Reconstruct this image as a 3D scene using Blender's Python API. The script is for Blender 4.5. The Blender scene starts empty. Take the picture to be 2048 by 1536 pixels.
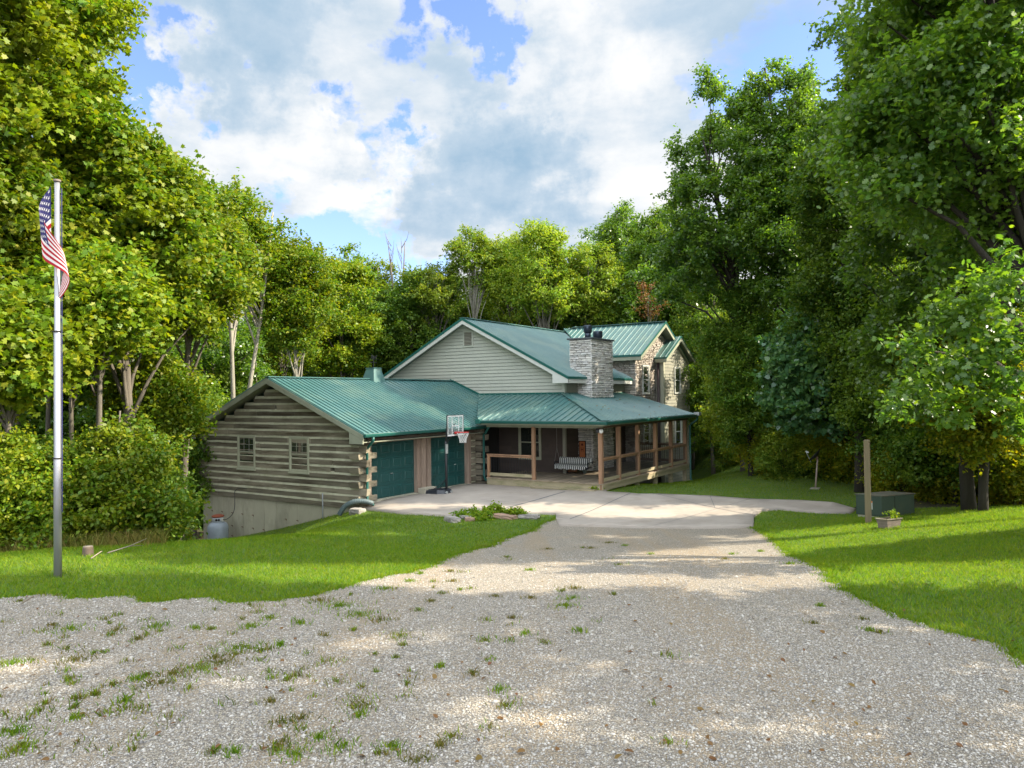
import bpy, math, random
import numpy as np
from mathutils import Vector, Matrix, geometry
random.seed(7)
S = bpy.context.scene
COL = S.collection
# ------------------------------------------------------------------ camera (solved from the house's own lines)
F = 1478.0
pit, rol, yaw = [math.radians(a) for a in (.934, -.676, 32.75)]
cp, sp, cr, sr, cy, sy = math.cos(pit), math.sin(pit), math.cos(rol), math.sin(rol), math.cos(yaw), math.sin(yaw)
FWD = np.array([-sy*cp, cy*cp, sp]); R0 = np.array([cy, sy, 0.]); U0 = np.cross(R0, FWD)
RT = cr*R0+sr*U0; UP = -sr*R0+cr*U0
CAM = np.array([18.19, -18.97, 3.72])
def ray(x, y): return RT*(x-1024)/F-UP*(y-768)/F+FWD
def spot(px, D):                      # ground-plan point in that direction at depth D
    p = CAM+ray(px, 790)*D; return (float(p[0]), float(p[1]))
def at(px, py, D): return CAM+ray(px, py)*D
camd = bpy.data.cameras.new('camera'); cam = bpy.data.objects.new('camera', camd); COL.objects.link(cam)
camd.sensor_width = 36; camd.lens = F/2048*36; camd.clip_end = 3000; camd.clip_start = .1
M = Matrix([[RT[i], UP[i], -FWD[i], CAM[i]] for i in range(3)]+[[0, 0, 0, 1]]); cam.matrix_world = M
S.camera = cam

# ------------------------------------------------------------------ scene graph helpers
WORLD = {}
def meta(o, label=None, cat=None, group=None, kind=None):
    if label: o['label'] = label
    if cat: o['category'] = cat
    if group: o['group'] = group
    if kind: o['kind'] = kind
    return o
def link(o, parent=None):
    COL.objects.link(o); WORLD[o.name] = Matrix.Identity(4)
    if parent:
        o.parent = parent; o.matrix_parent_inverse = WORLD[parent.name].inverted()
    return o
def thing(name, label, cat, loc, group=None):
    o = bpy.data.objects.new(name, None); o.location = loc; COL.objects.link(o)
    o.empty_display_size = .2
    WORLD[o.name] = Matrix.Translation(loc); return meta(o, label, cat, group)
class MB:
    def __init__(s, rv=None): s.v = []; s.f = []; s.mi = []; s.r = []; s.m = 0; s.rv = rv
    def add(s, vs, fs):
        o = len(s.v); s.v += [tuple(float(c) for c in p) for p in vs]
        q = random.random() if s.rv is None else s.rv
        for f in fs: s.f.append(tuple(i+o for i in f)); s.mi.append(s.m); s.r.append(q)
    def box(s, a, b, j=0.):
        x0, y0, z0 = a; x1, y1, z1 = b
        vs = [(x0, y0, z0), (x1, y0, z0), (x1, y1, z0), (x0, y1, z0), (x0, y0, z1), (x1, y0, z1), (x1, y1, z1), (x0, y1, z1)]
        if j: vs = [tuple(c+random.uniform(-j, j) for c in p) for p in vs]
        s.add(vs, [(0, 3, 2, 1), (4, 5, 6, 7), (0, 1, 5, 4), (1, 2, 6, 5), (2, 3, 7, 6), (3, 0, 4, 7)])
    def bar(s, p, q, w, h, up=(0, 0, 1)):
        p, q = Vector(p), Vector(q); d = (q-p).normalized(); u = Vector(up); sd = d.cross(u).normalized(); u = sd.cross(d).normalized()
        vs = [e+sd*a*w/2+u*b*h/2 for e in (p, q) for a, b in ((-1, -1), (1, -1), (1, 1), (-1, 1))]
        s.add(vs, [(0, 1, 2, 3), (7, 6, 5, 4), (0, 4, 5, 1), (1, 5, 6, 2), (2, 6, 7, 3), (3, 7, 4, 0)])
    def tube(s, pts, rad, n=8, cap=True):
        pts = [Vector(p) for p in pts]; k = len(pts)
        if not hasattr(rad, '__len__'): rad = [rad]*k
        vs = []; u = None
        for i, p in enumerate(pts):
            d = (pts[min(i+1, k-1)]-pts[max(i-1, 0)]).normalized()
            if u is None: u = d.cross(Vector((0, 0, 1)) if abs(d.z) < .9 else Vector((1, 0, 0))).normalized()
            u = (u-d*u.dot(d)).normalized(); w = d.cross(u)
            for j in range(n):
                a = 2*math.pi*j/n; vs.append(p+(u*math.cos(a)+w*math.sin(a))*rad[i])
        fs = [(i*n+j, i*n+(j+1) % n, (i+1)*n+(j+1) % n, (i+1)*n+j) for i in range(k-1) for j in range(n)]
        if cap: fs += [tuple(range(n-1, -1, -1)), tuple(range((k-1)*n, k*n))]
        s.add(vs, fs)
    def lathe(s, c, prof, n=24):
        vs = [(c[0]+r*math.cos(2*math.pi*j/n), c[1]+r*math.sin(2*math.pi*j/n), c[2]+z) for r, z in prof for j in range(n)]
        k = len(prof)
        fs = [(i*n+j, i*n+(j+1) % n, (i+1)*n+(j+1) % n, (i+1)*n+j) for i in range(k-1) for j in range(n)]
        fs += [tuple(range(n-1, -1, -1)), tuple(range((k-1)*n, k*n))]; s.add(vs, fs)
    def slab(s, poly, d):                 # 3D polygon extruded by vector d
        n = len(poly); d = Vector(d); vs = [Vector(p) for p in poly]; vs += [p+d for p in vs]
        s.add(vs, [tuple(range(n)), tuple(range(2*n-1, n-1, -1))]+[(i, i+n, (i+1) % n+n, (i+1) % n) for i in range(n)])
    def build(s, name, mats, parent=None, smooth=False, bevel=0):
        me = bpy.data.meshes.new(name); me.from_pydata(s.v, [], s.f)
        if not isinstance(mats, (list, tuple)): mats = [mats]
        for m in mats: me.materials.append(m)
        me.polygons.foreach_set('material_index', s.mi)
        a = me.attributes.new('rv', 'FLOAT', 'FACE'); a.data.foreach_set('value', s.r)
        if smooth: me.polygons.foreach_set('use_smooth', [True]*len(s.f))
        me.update(); o = bpy.data.objects.new(name, me)
        import bmesh
        bm = bmesh.new(); bm.from_mesh(me); bmesh.ops.recalc_face_normals(bm, faces=bm.faces); bm.to_mesh(me); bm.free()
        if bevel:
            md = o.modifiers.new('bevel', 'BEVEL'); md.width = bevel; md.segments = 2; md.limit_method = 'ANGLE'
        return link(o, parent)

# ------------------------------------------------------------------ material helpers
def srgb(h):
    c = [int(h[i:i+2], 16)/255 for i in (0, 2, 4)]
    return tuple(x/12.92 if x <= .04045 else ((x+.055)/1.055)**2.4 for x in c)+(1,)
class NT:
    def __init__(s, m):
        s.t = m.node_tree; s.n = s.t.nodes; s.l = s.t.links
    def new(s, typ, **kw):
        n = s.n.new(typ)
        for k, v in kw.items():
            if k in n.bl_rna.properties and k not in ('inputs',): setattr(n, k, v)
        return n
    def L(s, a, b): s.l.new(a, b)
    def coord(s, scale=(1, 1, 1), rot=(0, 0, 0)):
        tc = s.new('ShaderNodeTexCoord'); mp = s.new('ShaderNodeMapping')
        mp.inputs['Scale'].default_value = scale; mp.inputs['Rotation'].default_value = rot
        s.L(tc.outputs['Object'], mp.inputs['Vector']); return mp.outputs[0]
    def noise(s, v, scale, detail=4, rough=.6, out='Fac'):
        n = s.new('ShaderNodeTexNoise'); n.inputs['Scale'].default_value = scale; n.inputs['Detail'].default_value = detail
        n.inputs['Roughness'].default_value = rough; s.L(v, n.inputs['Vector']); return n.outputs[out]
    def voro(s, v, scale, out='Distance', feature='F1'):
        n = s.new('ShaderNodeTexVoronoi'); n.feature = feature; n.inputs['Scale'].default_value = scale; s.L(v, n.inputs['Vector']); return n.outputs[out]
    def ramp(s, fac, stops):
        r = s.new('ShaderNodeValToRGB'); e = r.color_ramp.elements
        while len(e) < len(stops): e.new(.5)
        for el, (p, c) in zip(e, stops):
            el.position = p; el.color = c if hasattr(c, '__len__') else (c, c, c, 1)
        s.L(fac, r.inputs[0]); return r.outputs[0]
    def mix(s, fac, a, b, blend='MIX'):
        m = s.new('ShaderNodeMix'); m.data_type = 'RGBA'; m.blend_type = blend
        for sock, v in ((m.inputs[0], fac), (m.inputs[6], a), (m.inputs[7], b)):
            if hasattr(v, 'is_linked'): s.L(v, sock)
            else: sock.default_value = v
        return m.outputs[2]
    def math(s, op, a, b=0., c=None):
        m = s.new('ShaderNodeMath'); m.operation = op
        for sock, v in zip(m.inputs, (a, b, c)):
            if v is None: continue
            if hasattr(v, 'is_linked'): s.L(v, sock)
            else: sock.default_value = v
        return m.outputs[0]
    def attr(s, name): n = s.new('ShaderNodeAttribute'); n.attribute_name = name; return n.outputs['Fac']
    def bump(s, h, strength, dist): 
        b = s.new('ShaderNodeBump'); b.inputs['Strength'].default_value = strength; b.inputs['Distance'].default_value = dist
        s.L(h, b.inputs['Height']); return b.outputs[0]
def newmat(name):
    m = bpy.data.materials.new(name); m.use_nodes = True; t = NT(m); b = t.n['Principled BSDF']; return m, t, b
def surf(name, c1, c2, scale=3., stretch=(1, 1, 1), rough=.8, bump=.0, bscale=30., bd=.01, dark=None, darks=2., darkamt=.5, rv=.0, metal=0., spec=.5, rvary=0.):
    m, t, b = newmat(name); v = t.coord(stretch)
    n = t.noise(v, scale, 6, .65); col = t.mix(t.ramp(n, [(.3, 0.), (.7, 1.)]), c1, c2)
    if dark:
        n2 = t.noise(v, darks, 8, .7); col = t.mix(t.math('MULTIPLY', t.ramp(n2, [(.48, 0.), (.66, 1.)]), darkamt), col, dark)
    if rv:
        a = t.attr('rv'); k = t.math('MULTIPLY_ADD', a, 2*rv, 1-rv)
        mm = t.new('ShaderNodeVectorMath', operation='SCALE'); mm.operation = 'SCALE'; t.L(col, mm.inputs[0]); t.L(k, mm.inputs['Scale']); col = mm.outputs[0]
    t.L(col, b.inputs['Base Color']); b.inputs['Roughness'].default_value = rough; b.inputs['Metallic'].default_value = metal
    b.inputs['Specular IOR Level'].default_value = spec
    if rvary: t.L(t.math('MULTIPLY_ADD', t.noise(v, 1.3, 5), rvary, rough-rvary/2), b.inputs['Roughness'])
    if bump: t.L(t.bump(t.noise(v, bscale, 6, .7), bump, bd), b.inputs['Normal'])
    return m
G = lambda *c: tuple(c)+(1,)
MAT = {}
MAT['log'] = surf('weathered_log', G(.29, .25, .18), G(.155, .14, .10), 1.6, (.35, 1, 3.), .9, .6, 9, .02, G(.065, .045, .025), .8, .9, .32)
MAT['chink'] = surf('chinking', G(.56, .55, .40), G(.42, .41, .29), 3., (1, 1, 1), .95, .4, 40, .01, G(.2, .19, .11), 1.2, .5)
MAT['joint_or_shadow'] = surf('lap_shadow', G(.15, .16, .145), G(.11, .12, .11), 3.)  # dark grey for the shadow lines painted under the siding laps
MAT['fasc'] = surf('cream_fascia', G(.30, .31, .225), G(.25, .26, .19), 2., (1, 1, 1), .7, dark=G(.15, .15, .1), darks=1., darkamt=.35)
MAT['white'] = surf('off_white_trim', G(.55, .55, .50), G(.47, .47, .42), 2., (1, 1, 1), .6)
MAT['frame'] = surf('window_trim', G(.40, .40, .29), G(.34, .34, .245), 2., (1, 1, 1), .6)
MAT['roof'] = surf('green_metal_roof', G(.038, .115, .108), G(.060, .145, .138), 1.1, (1, 1, 1), .33, dark=G(.13, .20, .15), darks=.7, darkamt=.55, spec=1., rvary=.22)
MAT['trim'] = surf('dark_green_metal', G(.010, .085, .070), G(.014, .10, .082), 2., (1, 1, 1), .38, spec=.5)
MAT['lip'] = surf('gutter_lip_and_sky_strip', G(.48, .50, .50), G(.36, .37, .35), 3., (1, 1, 1), .35, metal=.3, dark=G(.2, .19, .14), darks=1.5, darkamt=.5)
MAT['door'] = surf('green_door', G(.012, .062, .060), G(.015, .074, .070), 2., (1, 1, 1), .32, spec=.5, rvary=.12)
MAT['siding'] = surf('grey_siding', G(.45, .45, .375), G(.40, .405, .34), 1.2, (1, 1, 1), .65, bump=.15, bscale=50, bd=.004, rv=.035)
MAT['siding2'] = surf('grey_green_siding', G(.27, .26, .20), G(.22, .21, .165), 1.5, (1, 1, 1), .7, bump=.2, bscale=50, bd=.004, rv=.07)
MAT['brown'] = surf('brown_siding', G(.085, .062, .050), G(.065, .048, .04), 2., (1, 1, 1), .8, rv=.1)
MAT['mortar'] = surf('mortar', G(.17, .155, .14), G(.11, .10, .09), 8., (1, 1, 1), .95)
def stone_mat(name, c1, c2, c3):
    m, t, b = newmat(name); v = t.coord(); a = t.attr('rv')
    col = t.ramp(a, [(0., c1), (.45, c2), (1., c3)])
    col = t.mix(t.math('MULTIPLY', t.noise(v, 9, 6, .7), .4), col, G(.26, .23, .19))
    col = t.mix(t.ramp(t.noise(v, .9, 6, .65), [(.55, 0.), (.75, .4)]), col, G(.16, .14, .10))
    t.L(col, b.inputs['Base Color']); b.inputs['Roughness'].default_value = .9
    t.L(t.bump(t.noise(v, 22, 8, .7), .8, .03), b.inputs['Normal']); return m
MAT['stone'] = stone_mat('chimney_stone', G(.86, .81, .73), G(.76, .74, .71), G(.55, .51, .45))
MAT['stone2'] = stone_mat('wing_stone', G(.56, .48, .40), G(.44, .40, .36), G(.30, .25, .21))
MAT['cedar'] = surf('cedar_post', G(.42, .235, .13), G(.29, .165, .095), 2.5, (3, 3, .3), .8, .4, 12, .01, G(.13, .085, .05), 1.5, .6, .12)
MAT['jamb'] = surf('greyed_cedar', G(.34, .255, .195), G(.23, .165, .125), 2.5, (3, 3, .3), .85, .4, 12, .01, G(.12, .085, .06), 1.2, .6, .12)
MAT['deck'] = surf('deck_board', G(.37, .29, .20), G(.27, .215, .15), 2.5, (3, .3, 3), .85, .3, 20, .01, G(.15, .13, .075), 1., .6, .16)
MAT['fascia_wood'] = surf('deck_fascia_wood', G(.40, .33, .21), G(.30, .26, .16), 2., (1, .3, 3), .85, .3, 20, .01, G(.16, .17, .06), 1.4, .75, .1)
MAT['beam'] = surf('beam_wood', G(.17, .10, .065), G(.10, .06, .04), 2.5, (1, .3, 3), .85, .3, 20, .01, G(.05, .035, .025), 1., .6, .1)
MAT['blackmetal'] = surf('black_metal', G(.02, .02, .022), G(.03, .03, .032), 3., (1, 1, 1), .45)
MAT['foundation'] = surf('foundation_concrete', G(.44, .41, .31), G(.33, .31, .235), .9, (1, 1, .5), .9, .3, 30, .006, G(.16, .155, .11), .6, .6, .09)
MAT['rust'] = surf('rust', G(.09, .035, .015), G(.14, .06, .03), 8., (1, 1, 1), .9)
MAT['shingle'] = MAT['siding2']
MAT['dark'] = surf('dark_void', G(.015, .013, .012), G(.02, .018, .016), 3., (1, 1, 1), .9)
m, t, b = newmat('window_glass'); b.inputs['Base Color'].default_value = G(.03, .035, .03); b.inputs['Roughness'].default_value = .03
b.inputs['Specular IOR Level'].default_value = 1.; b.inputs['Coat Weight'].default_value = .6; b.inputs['Coat Roughness'].default_value = .02
b.inputs['Coat IOR'].default_value = 1.8
t.L(t.bump(t.noise(t.coord(), 1.2, 2), .05, .05), b.inputs['Normal']); MAT['glass'] = m

# ------------------------------------------------------------------ terrain height (thin plate through surveyed points)
def cpt(px, D, z): x, y = spot(px, D); return (x, y, z)
CT = [cpt(1024, -18, 1.6), cpt(1024, -4, 1.4), cpt(-900, 2, 1.3), cpt(3000, 2, 1.3), cpt(200, 5, 1.25), cpt(1024, 5, 1.25), cpt(1900, 5, 1.25), cpt(1024, 8, 1.15), cpt(1024, 11, .92),
 cpt(1300, 11, .92), cpt(1024, 15, .45), cpt(1350, 15, .45), cpt(1024, 18, .15), cpt(1300, 18, .15), cpt(1120, 20.7, .0), cpt(1400, 20.7, .0),
 cpt(0, 9, 1.15), cpt(115, 11.3, 1.03), cpt(0, 13.2, .98), cpt(-300, 12, .9), cpt(400, 11, .98), cpt(400, 14.5, .86), cpt(550, 14, .8), cpt(560, 17, .58), cpt(650, 21, .08),
 cpt(750, 17, .38), cpt(850, 18, .22), cpt(740, 26, -.02), cpt(900, 22, .02), cpt(100, 16.5, .2), cpt(100, 20, -1.3), cpt(100, 30, -3), cpt(300, 20, -1.1), cpt(400, 19, -.4),
 cpt(500, 24, -1.35), (-8.8, -.5, -2.15), (-5, -.5, -1.35), (-2, -.5, -.62), (0, -.4, -.12), (-10, 5, -3), (-9, 10, -3), (0, 3, 0), (3, 3, .03), (0, 6, .03), (3, 5.5, .05), (-4, 4, -.5),
 (6.2, 5.9, .12), (6.15, 9.4, 0), (6.15, 11.4, -.17), (6.15, 13.2, -.3), (6.15, 15, -.42), (5, 21, -1.0), (0, 26, -2), (-8, 20, -3), (10, 9, .03), (9, 13, -.1),
 cpt(1507, 21, .02), cpt(1600, 24, .02), cpt(1700, 23.5, .08), cpt(1627, 29, 0), cpt(1400, 50, -.3), cpt(1500, 40, 0), cpt(1737, 18.8, .37), cpt(1900, 14, .78), cpt(1950, 8.2, 1.0),
 cpt(2040, 14, .85), cpt(2040, 20, .5), cpt(2400, 15, 1.1), cpt(1600, 15, .45), cpt(1700, 12, .82), cpt(1900, 28, .3), cpt(2048, 35, .5), cpt(1780, 21.5, .12),
 cpt(0, 50, -3.5), cpt(700, 60, -3), cpt(1300, 75, -1), cpt(2048, 65, 1), cpt(-500, 80, -3.5), cpt(2800, 80, 2), cpt(1024, 120, -2)]
CT = np.array(CT); _P = CT[:, :2]; _n = len(CT)
def _U(r2): return np.where(r2 > 1e-9, r2*np.log(r2+1e-12)*.5, 0.)
_K = _U(((_P[:, None]-_P[None])**2).sum(-1))+np.eye(_n)*.6
_A = np.zeros((_n+3, _n+3)); _A[:_n, :_n] = _K; _A[:_n, _n] = 1; _A[:_n, _n+1:] = _P; _A[_n, :_n] = 1; _A[_n+1:, :_n] = _P.T
_W = np.linalg.solve(_A, np.concatenate([CT[:, 2], [0, 0, 0]]))
def TZ(xy):
    xy = np.atleast_2d(np.asarray(xy, float)).copy()
    c = np.array([0., 20.]); d = xy-c; r = np.hypot(d[:, 0], d[:, 1]); k = np.where(r > 95, 95/np.maximum(r, 1e-6), 1.); xy = c+d*k[:, None]
    out = np.empty(len(xy))
    for i in range(0, len(xy), 20000):
        q = xy[i:i+20000]; out[i:i+20000] = _U(((q[:, None]-_P[None])**2).sum(-1))@_W[:_n]+_W[_n]+q@_W[_n+1:]
    return np.clip(out, -4.5, 3.2)
def tz(x, y): return float(TZ([(x, y)])[0])
def gpix(px, py, dmax=90):             # where the view ray meets the terrain
    D = np.concatenate([np.arange(2.5, 40, .05), np.arange(40, dmax, .25)]); r = ray(px, py); P = CAM+r[None]*D[:, None]
    h = P[:, 2]-TZ(P[:, :2]); i = np.where(h <= 0)[0]; i = i[0] if len(i) else len(D)-1
    return (float(P[i, 0]), float(P[i, 1]))
def in_poly(P, poly):
    P = np.asarray(P); x, y = P[:, 0], P[:, 1]; c = np.zeros(len(P), bool); n = len(poly); j = n-1
    for i in range(n):
        xi, yi = poly[i]; xj, yj = poly[j]
        if yi != yj: c ^= ((yi > y) != (yj > y)) & (x < (xj-xi)*(y-yi)/(yj-yi)+xi)
        j = i
    return c
def densify(poly, step, jit=0., seed=1):
    rng = random.Random(seed); out = []
    for i in range(len(poly)):
        a = Vector(poly[i]); b = Vector(poly[(i+1) % len(poly)]); n = max(1, int((b-a).length/step)); nn = Vector((-(b-a).y, (b-a).x)).normalized() if n else 0
        for k in range(n):
            p = a.lerp(b, k/n)
            if k and jit: p = p+nn*rng.uniform(-jit, jit)
            out.append((p.x, p.y))
    return out
def sheet(name, poly, off, res, material, thick=0.):
    P = np.array(poly); x0, y0 = P.min(0); x1, y1 = P.max(0)
    gx, gy = np.meshgrid(np.arange(x0, x1, res), np.arange(y0, y1, res)); g = np.stack([gx.ravel(), gy.ravel()], 1)+.0137
    g = g[in_poly(g, poly)]
    vs = [Vector(p) for p in poly]+[Vector(p) for p in g]; n = len(poly)
    r = geometry.delaunay_2d_cdt(vs, [(i, (i+1) % n) for i in range(n)], [], 1, 1e-4)
    V = np.array([tuple(p) for p in r[0]]); Z = TZ(V)+off
    verts = [(a[0], a[1], z) for a, z in zip(V, Z)]; faces = [tuple(f) for f in r[2]]
    if thick:
        from collections import Counter
        ec = Counter(); di = {}
        for f in faces:
            for a, b in zip(f, f[1:]+f[:1]): ec[frozenset((a, b))] += 1; di[frozenset((a, b))] = (a, b)
        base = len(verts); verts += [(a[0], a[1], a[2]-thick) for a in verts]
        faces += [(di[e][1], di[e][0], di[e][0]+base, di[e][1]+base) for e, c in ec.items() if c == 1]
    me = bpy.data.meshes.new(name); me.from_pydata(verts, [], faces); me.materials.append(material)
    me.polygons.foreach_set('use_smooth', [True]*len(faces)); me.update()
    return meta(link(bpy.data.objects.new(name, me)), kind='structure')
# ------------------------------------------------------------------ ground, lawn, gravel, concrete
m, t, b = newmat('forest_floor'); v = t.coord()
c = t.mix(t.ramp(t.noise(v, .6, 6, .7), [(.35, 0.), (.65, 1.)]), G(.035, .05, .012), G(.07, .05, .025)); c = t.mix(t.ramp(t.voro(v, 9, 'Color'), [(.3, 0.), (.9, .5)]), c, G(.10, .075, .035))
t.L(c, b.inputs['Base Color']); b.inputs['Roughness'].default_value = 1.; t.L(t.bump(t.noise(v, 8, 6), 1., .08), b.inputs['Normal']); MAT['floor'] = m
m, t, b = newmat('lawn_soil'); v = t.coord()
c = t.mix(t.ramp(t.noise(v, 1.1, 7, .7), [(.35, 0.), (.65, 1.)]), G(.065, .15, .012), G(.13, .18, .02)); c = t.mix(t.ramp(t.noise(v, 35, 4), [(.45, 0.), (.7, .6)]), c, G(.035, .05, .012))
t.L(c, b.inputs['Base Color']); b.inputs['Roughness'].default_value = .95; t.L(t.bump(t.noise(v, 40, 6), 1., .05), b.inputs['Normal']); MAT['lawn'] = m
m, t, b = newmat('gravel'); v = t.coord()
cell = t.voro(v, 58, 'Color'); sep = t.new('ShaderNodeSeparateColor'); t.L(cell, sep.inputs[0])
c = t.ramp(sep.outputs[0], [(0., G(.15, .14, .13)), (.2, G(.27, .245, .215)), (.6, G(.38, .345, .295)), (1., G(.52, .475, .41))])
da = t.new('ShaderNodeVectorMath'); da.operation = 'DOT_PRODUCT'; t.L(v, da.inputs[0]); da.inputs[1].default_value = (RT[0], RT[1], 0)
db_ = t.new('ShaderNodeVectorMath'); db_.operation = 'DOT_PRODUCT'; t.L(v, db_.inputs[0]); db_.inputs[1].default_value = (FWD[0]*.09, FWD[1]*.09, 0)
cv_ = t.new('ShaderNodeCombineXYZ'); t.L(da.outputs['Value'], cv_.inputs[0]); t.L(db_.outputs['Value'], cv_.inputs[1])
dirt = t.math('MAXIMUM', t.ramp(t.noise(v, .55, 9, .72), [(.50, 0.), (.66, .8)]), t.ramp(t.noise(cv_.outputs[0], .75, 5, .55), [(.50, 0.), (.60, .85)]))
fine = t.mix(t.noise(v, 90, 4), G(.30, .24, .165), G(.45, .37, .275))
c = t.mix(dirt, c, fine)
c = t.mix(t.ramp(t.noise(v, 1.7, 6, .75), [(.60, 0.), (.80, .5)]), c, G(.15, .115, .07))
c = t.mix(t.ramp(t.voro(v, 58, 'Distance'), [(.34, 0.), (.60, .6)]), c, G(.12, .10, .08))
c = t.mix(1., c, G(1.04, 1.0, .91), 'MULTIPLY'); t.L(c, b.inputs['Base Color']); b.inputs['Roughness'].default_value = .95
h = t.math('ADD', t.math('MULTIPLY', t.voro(v, 58, 'Distance'), -.8), t.math('MULTIPLY', t.noise(v, 6, 5), .8))
t.L(t.bump(h, 1., .025), b.inputs['Normal']); MAT['gravel'] = m
m, t, b = newmat('concrete_pad'); v = t.coord()
c = t.mix(t.ramp(t.noise(v, .5, 8, .65), [(.35, 0.), (.65, 1.)]), G(.38, .325, .27), G(.27, .23, .19))
c = t.mix(t.ramp(t.noise(v, 1.3, 8, .7), [(.52, 0.), (.70, .6)]), c, G(.24, .19, .14))
c = t.mix(t.ramp(t.noise(v, 60, 3), [(.4, 0.), (.8, .3)]), c, G(.25, .24, .22))
t.L(c, b.inputs['Base Color']); b.inputs['Roughness'].default_value = .85; t.L(t.bump(t.noise(v, 80, 4), .3, .006), b.inputs['Normal']); MAT['pad'] = m

# base ground, one sheet to the horizon
ax = np.concatenate([[-900, -500, -300, -200, -140, -100], np.arange(-75, -30, 3.), np.arange(-30, 45, .75), np.arange(45, 90, 3.), [100, 140, 200, 300, 500, 900]])
ay = np.concatenate([[-900, -500, -300, -150, -80, -50], np.arange(-38, 30, .75), np.arange(30, 110, 3.), [125, 160, 250, 400, 900]])
gx, gy = np.meshgrid(ax, ay); gz = TZ(np.stack([gx.ravel(), gy.ravel()], 1))-.09
nx, ny = len(ax), len(ay); me = bpy.data.meshes.new('ground')
me.from_pydata([tuple(p) for p in np.stack([gx.ravel(), gy.ravel(), gz], 1)], [], [(j*nx+i, j*nx+i+1, (j+1)*nx+i+1, (j+1)*nx+i) for j in range(ny-1) for i in range(nx-1)])
me.materials.append(MAT['floor']); me.polygons.foreach_set('use_smooth', [True]*len(me.polygons)); me.update()
meta(link(bpy.data.objects.new('ground', me)), kind='structure')

gp = lambda L: [gpix(*p) for p in L]
sp_ = lambda L: [spot(*p) for p in L]
edge_left = gp([(1118, 1035), (1085, 1051), (1030, 1074), (950, 1100), (870, 1130), (800, 1150), (700, 1172), (620, 1192), (545, 1207), (480, 1206), (420, 1198), (300, 1205), (230, 1195), (150, 1196), (80, 1190), (0, 1199)])
edge_right = gp([(2048, 1338), (1985, 1292), (1900, 1270), (1850, 1252), (1760, 1215), (1690, 1182), (1640, 1145), (1580, 1105), (1535, 1080), (1508, 1055)])
gravel_poly = densify(edge_left, .25, .05, 3)[:-8]
def opencurve(pts, step, jit, seed):
    import math as _m
    d = densify(list(pts)+[pts[-1]], step, jit, seed); k = len(densify([pts[-1], pts[0]], step)); 
    out = []
    rng = random.Random(seed)
    for a, b_ in zip(pts, pts[1:]):
        a, b_ = Vector(a), Vector(b_); n = max(1, int((b_-a).length/step)); nn = Vector((-(b_-a).y, (b_-a).x)).normalized()
        for i in range(n):
            p = a.lerp(b_, i/n); p = p+nn*((rng.uniform(-jit, jit) if i else 0)+.07*_m.sin(p.x*5.1+p.y*3.3)+.05*_m.sin(p.x*11-p.y*7)); out.append((p.x, p.y))
    out.append(tuple(pts[-1])); return out
EL = opencurve(edge_left, .18, .045, 3); ER = opencurve(edge_right, .18, .045, 4)
near = gp([(1120, 1053), (1300, 1057)])
gravel_poly = EL+sp_([(-300, 9.2), (-900, 8), (-900, 2), (400, -8), (1600, -8), (2900, 2), (2700, 5.6)])+ER+[gpix(1300, 1058)]
gravel = sheet('gravel_driveway', gravel_poly, .012, .5, MAT['gravel'])
pad_poly = [(.02, -.35), (.02, 6.25), (1.0, 6.05), (3., 6.2), (6.15, 6.2), (6.3, 5.75)]+gp([(1258, 989), (1277, 991), (1313, 991), (1420, 995), (1500, 1001), (1600, 1004), (1665, 1008), (1712, 1022), (1700, 1029), (1640, 1028), (1560, 1021), (1524, 1024), (1508, 1036), (1506, 1057), (1300, 1058), (1118, 1053), (1112, 1040), (1112, 1031), (1060, 1029), (1000, 1037), (890, 1034), (800, 1029), (745, 1023)])
pad = sheet('concrete_pad', densify(pad_poly, .4, .01), .07, .6, MAT['pad'], .15)
# construction joints in the slab: shallow dark sealed strips
jm = surf('joint_sealant', G(.06, .07, .085), G(.12, .12, .12), 3.)
jb = MB()
def joint_or_shadow(a, b, w):
    a, b = Vector(gpix(*a)), Vector(gpix(*b)); n = Vector((-(b-a).y, (b-a).x)).normalized()*w/2; N = 14
    for i in range(N):
        p, q = a.lerp(b, i/N), a.lerp(b, (i+1)/N)
        jb.add([(s.x, s.y, tz(s.x, s.y)+.0755) for s in (p-n, q-n, q+n, p+n)], [(0, 1, 2, 3)])
joint_or_shadow((1000, 1024), (1130, 987), .07); joint_or_shadow((1140, 1043), (1262, 990), .035); joint_or_shadow((1313, 992), (1506, 1035), .025); joint_or_shadow((1308, 1056), (1500, 1002), .012); joint_or_shadow((1045, 1011), (960, 1003), .02)
joint_or_shadow((1420, 996), (1430, 1020), .015)
meta(jb.build('slab_joints', jm), kind='structure')

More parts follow.
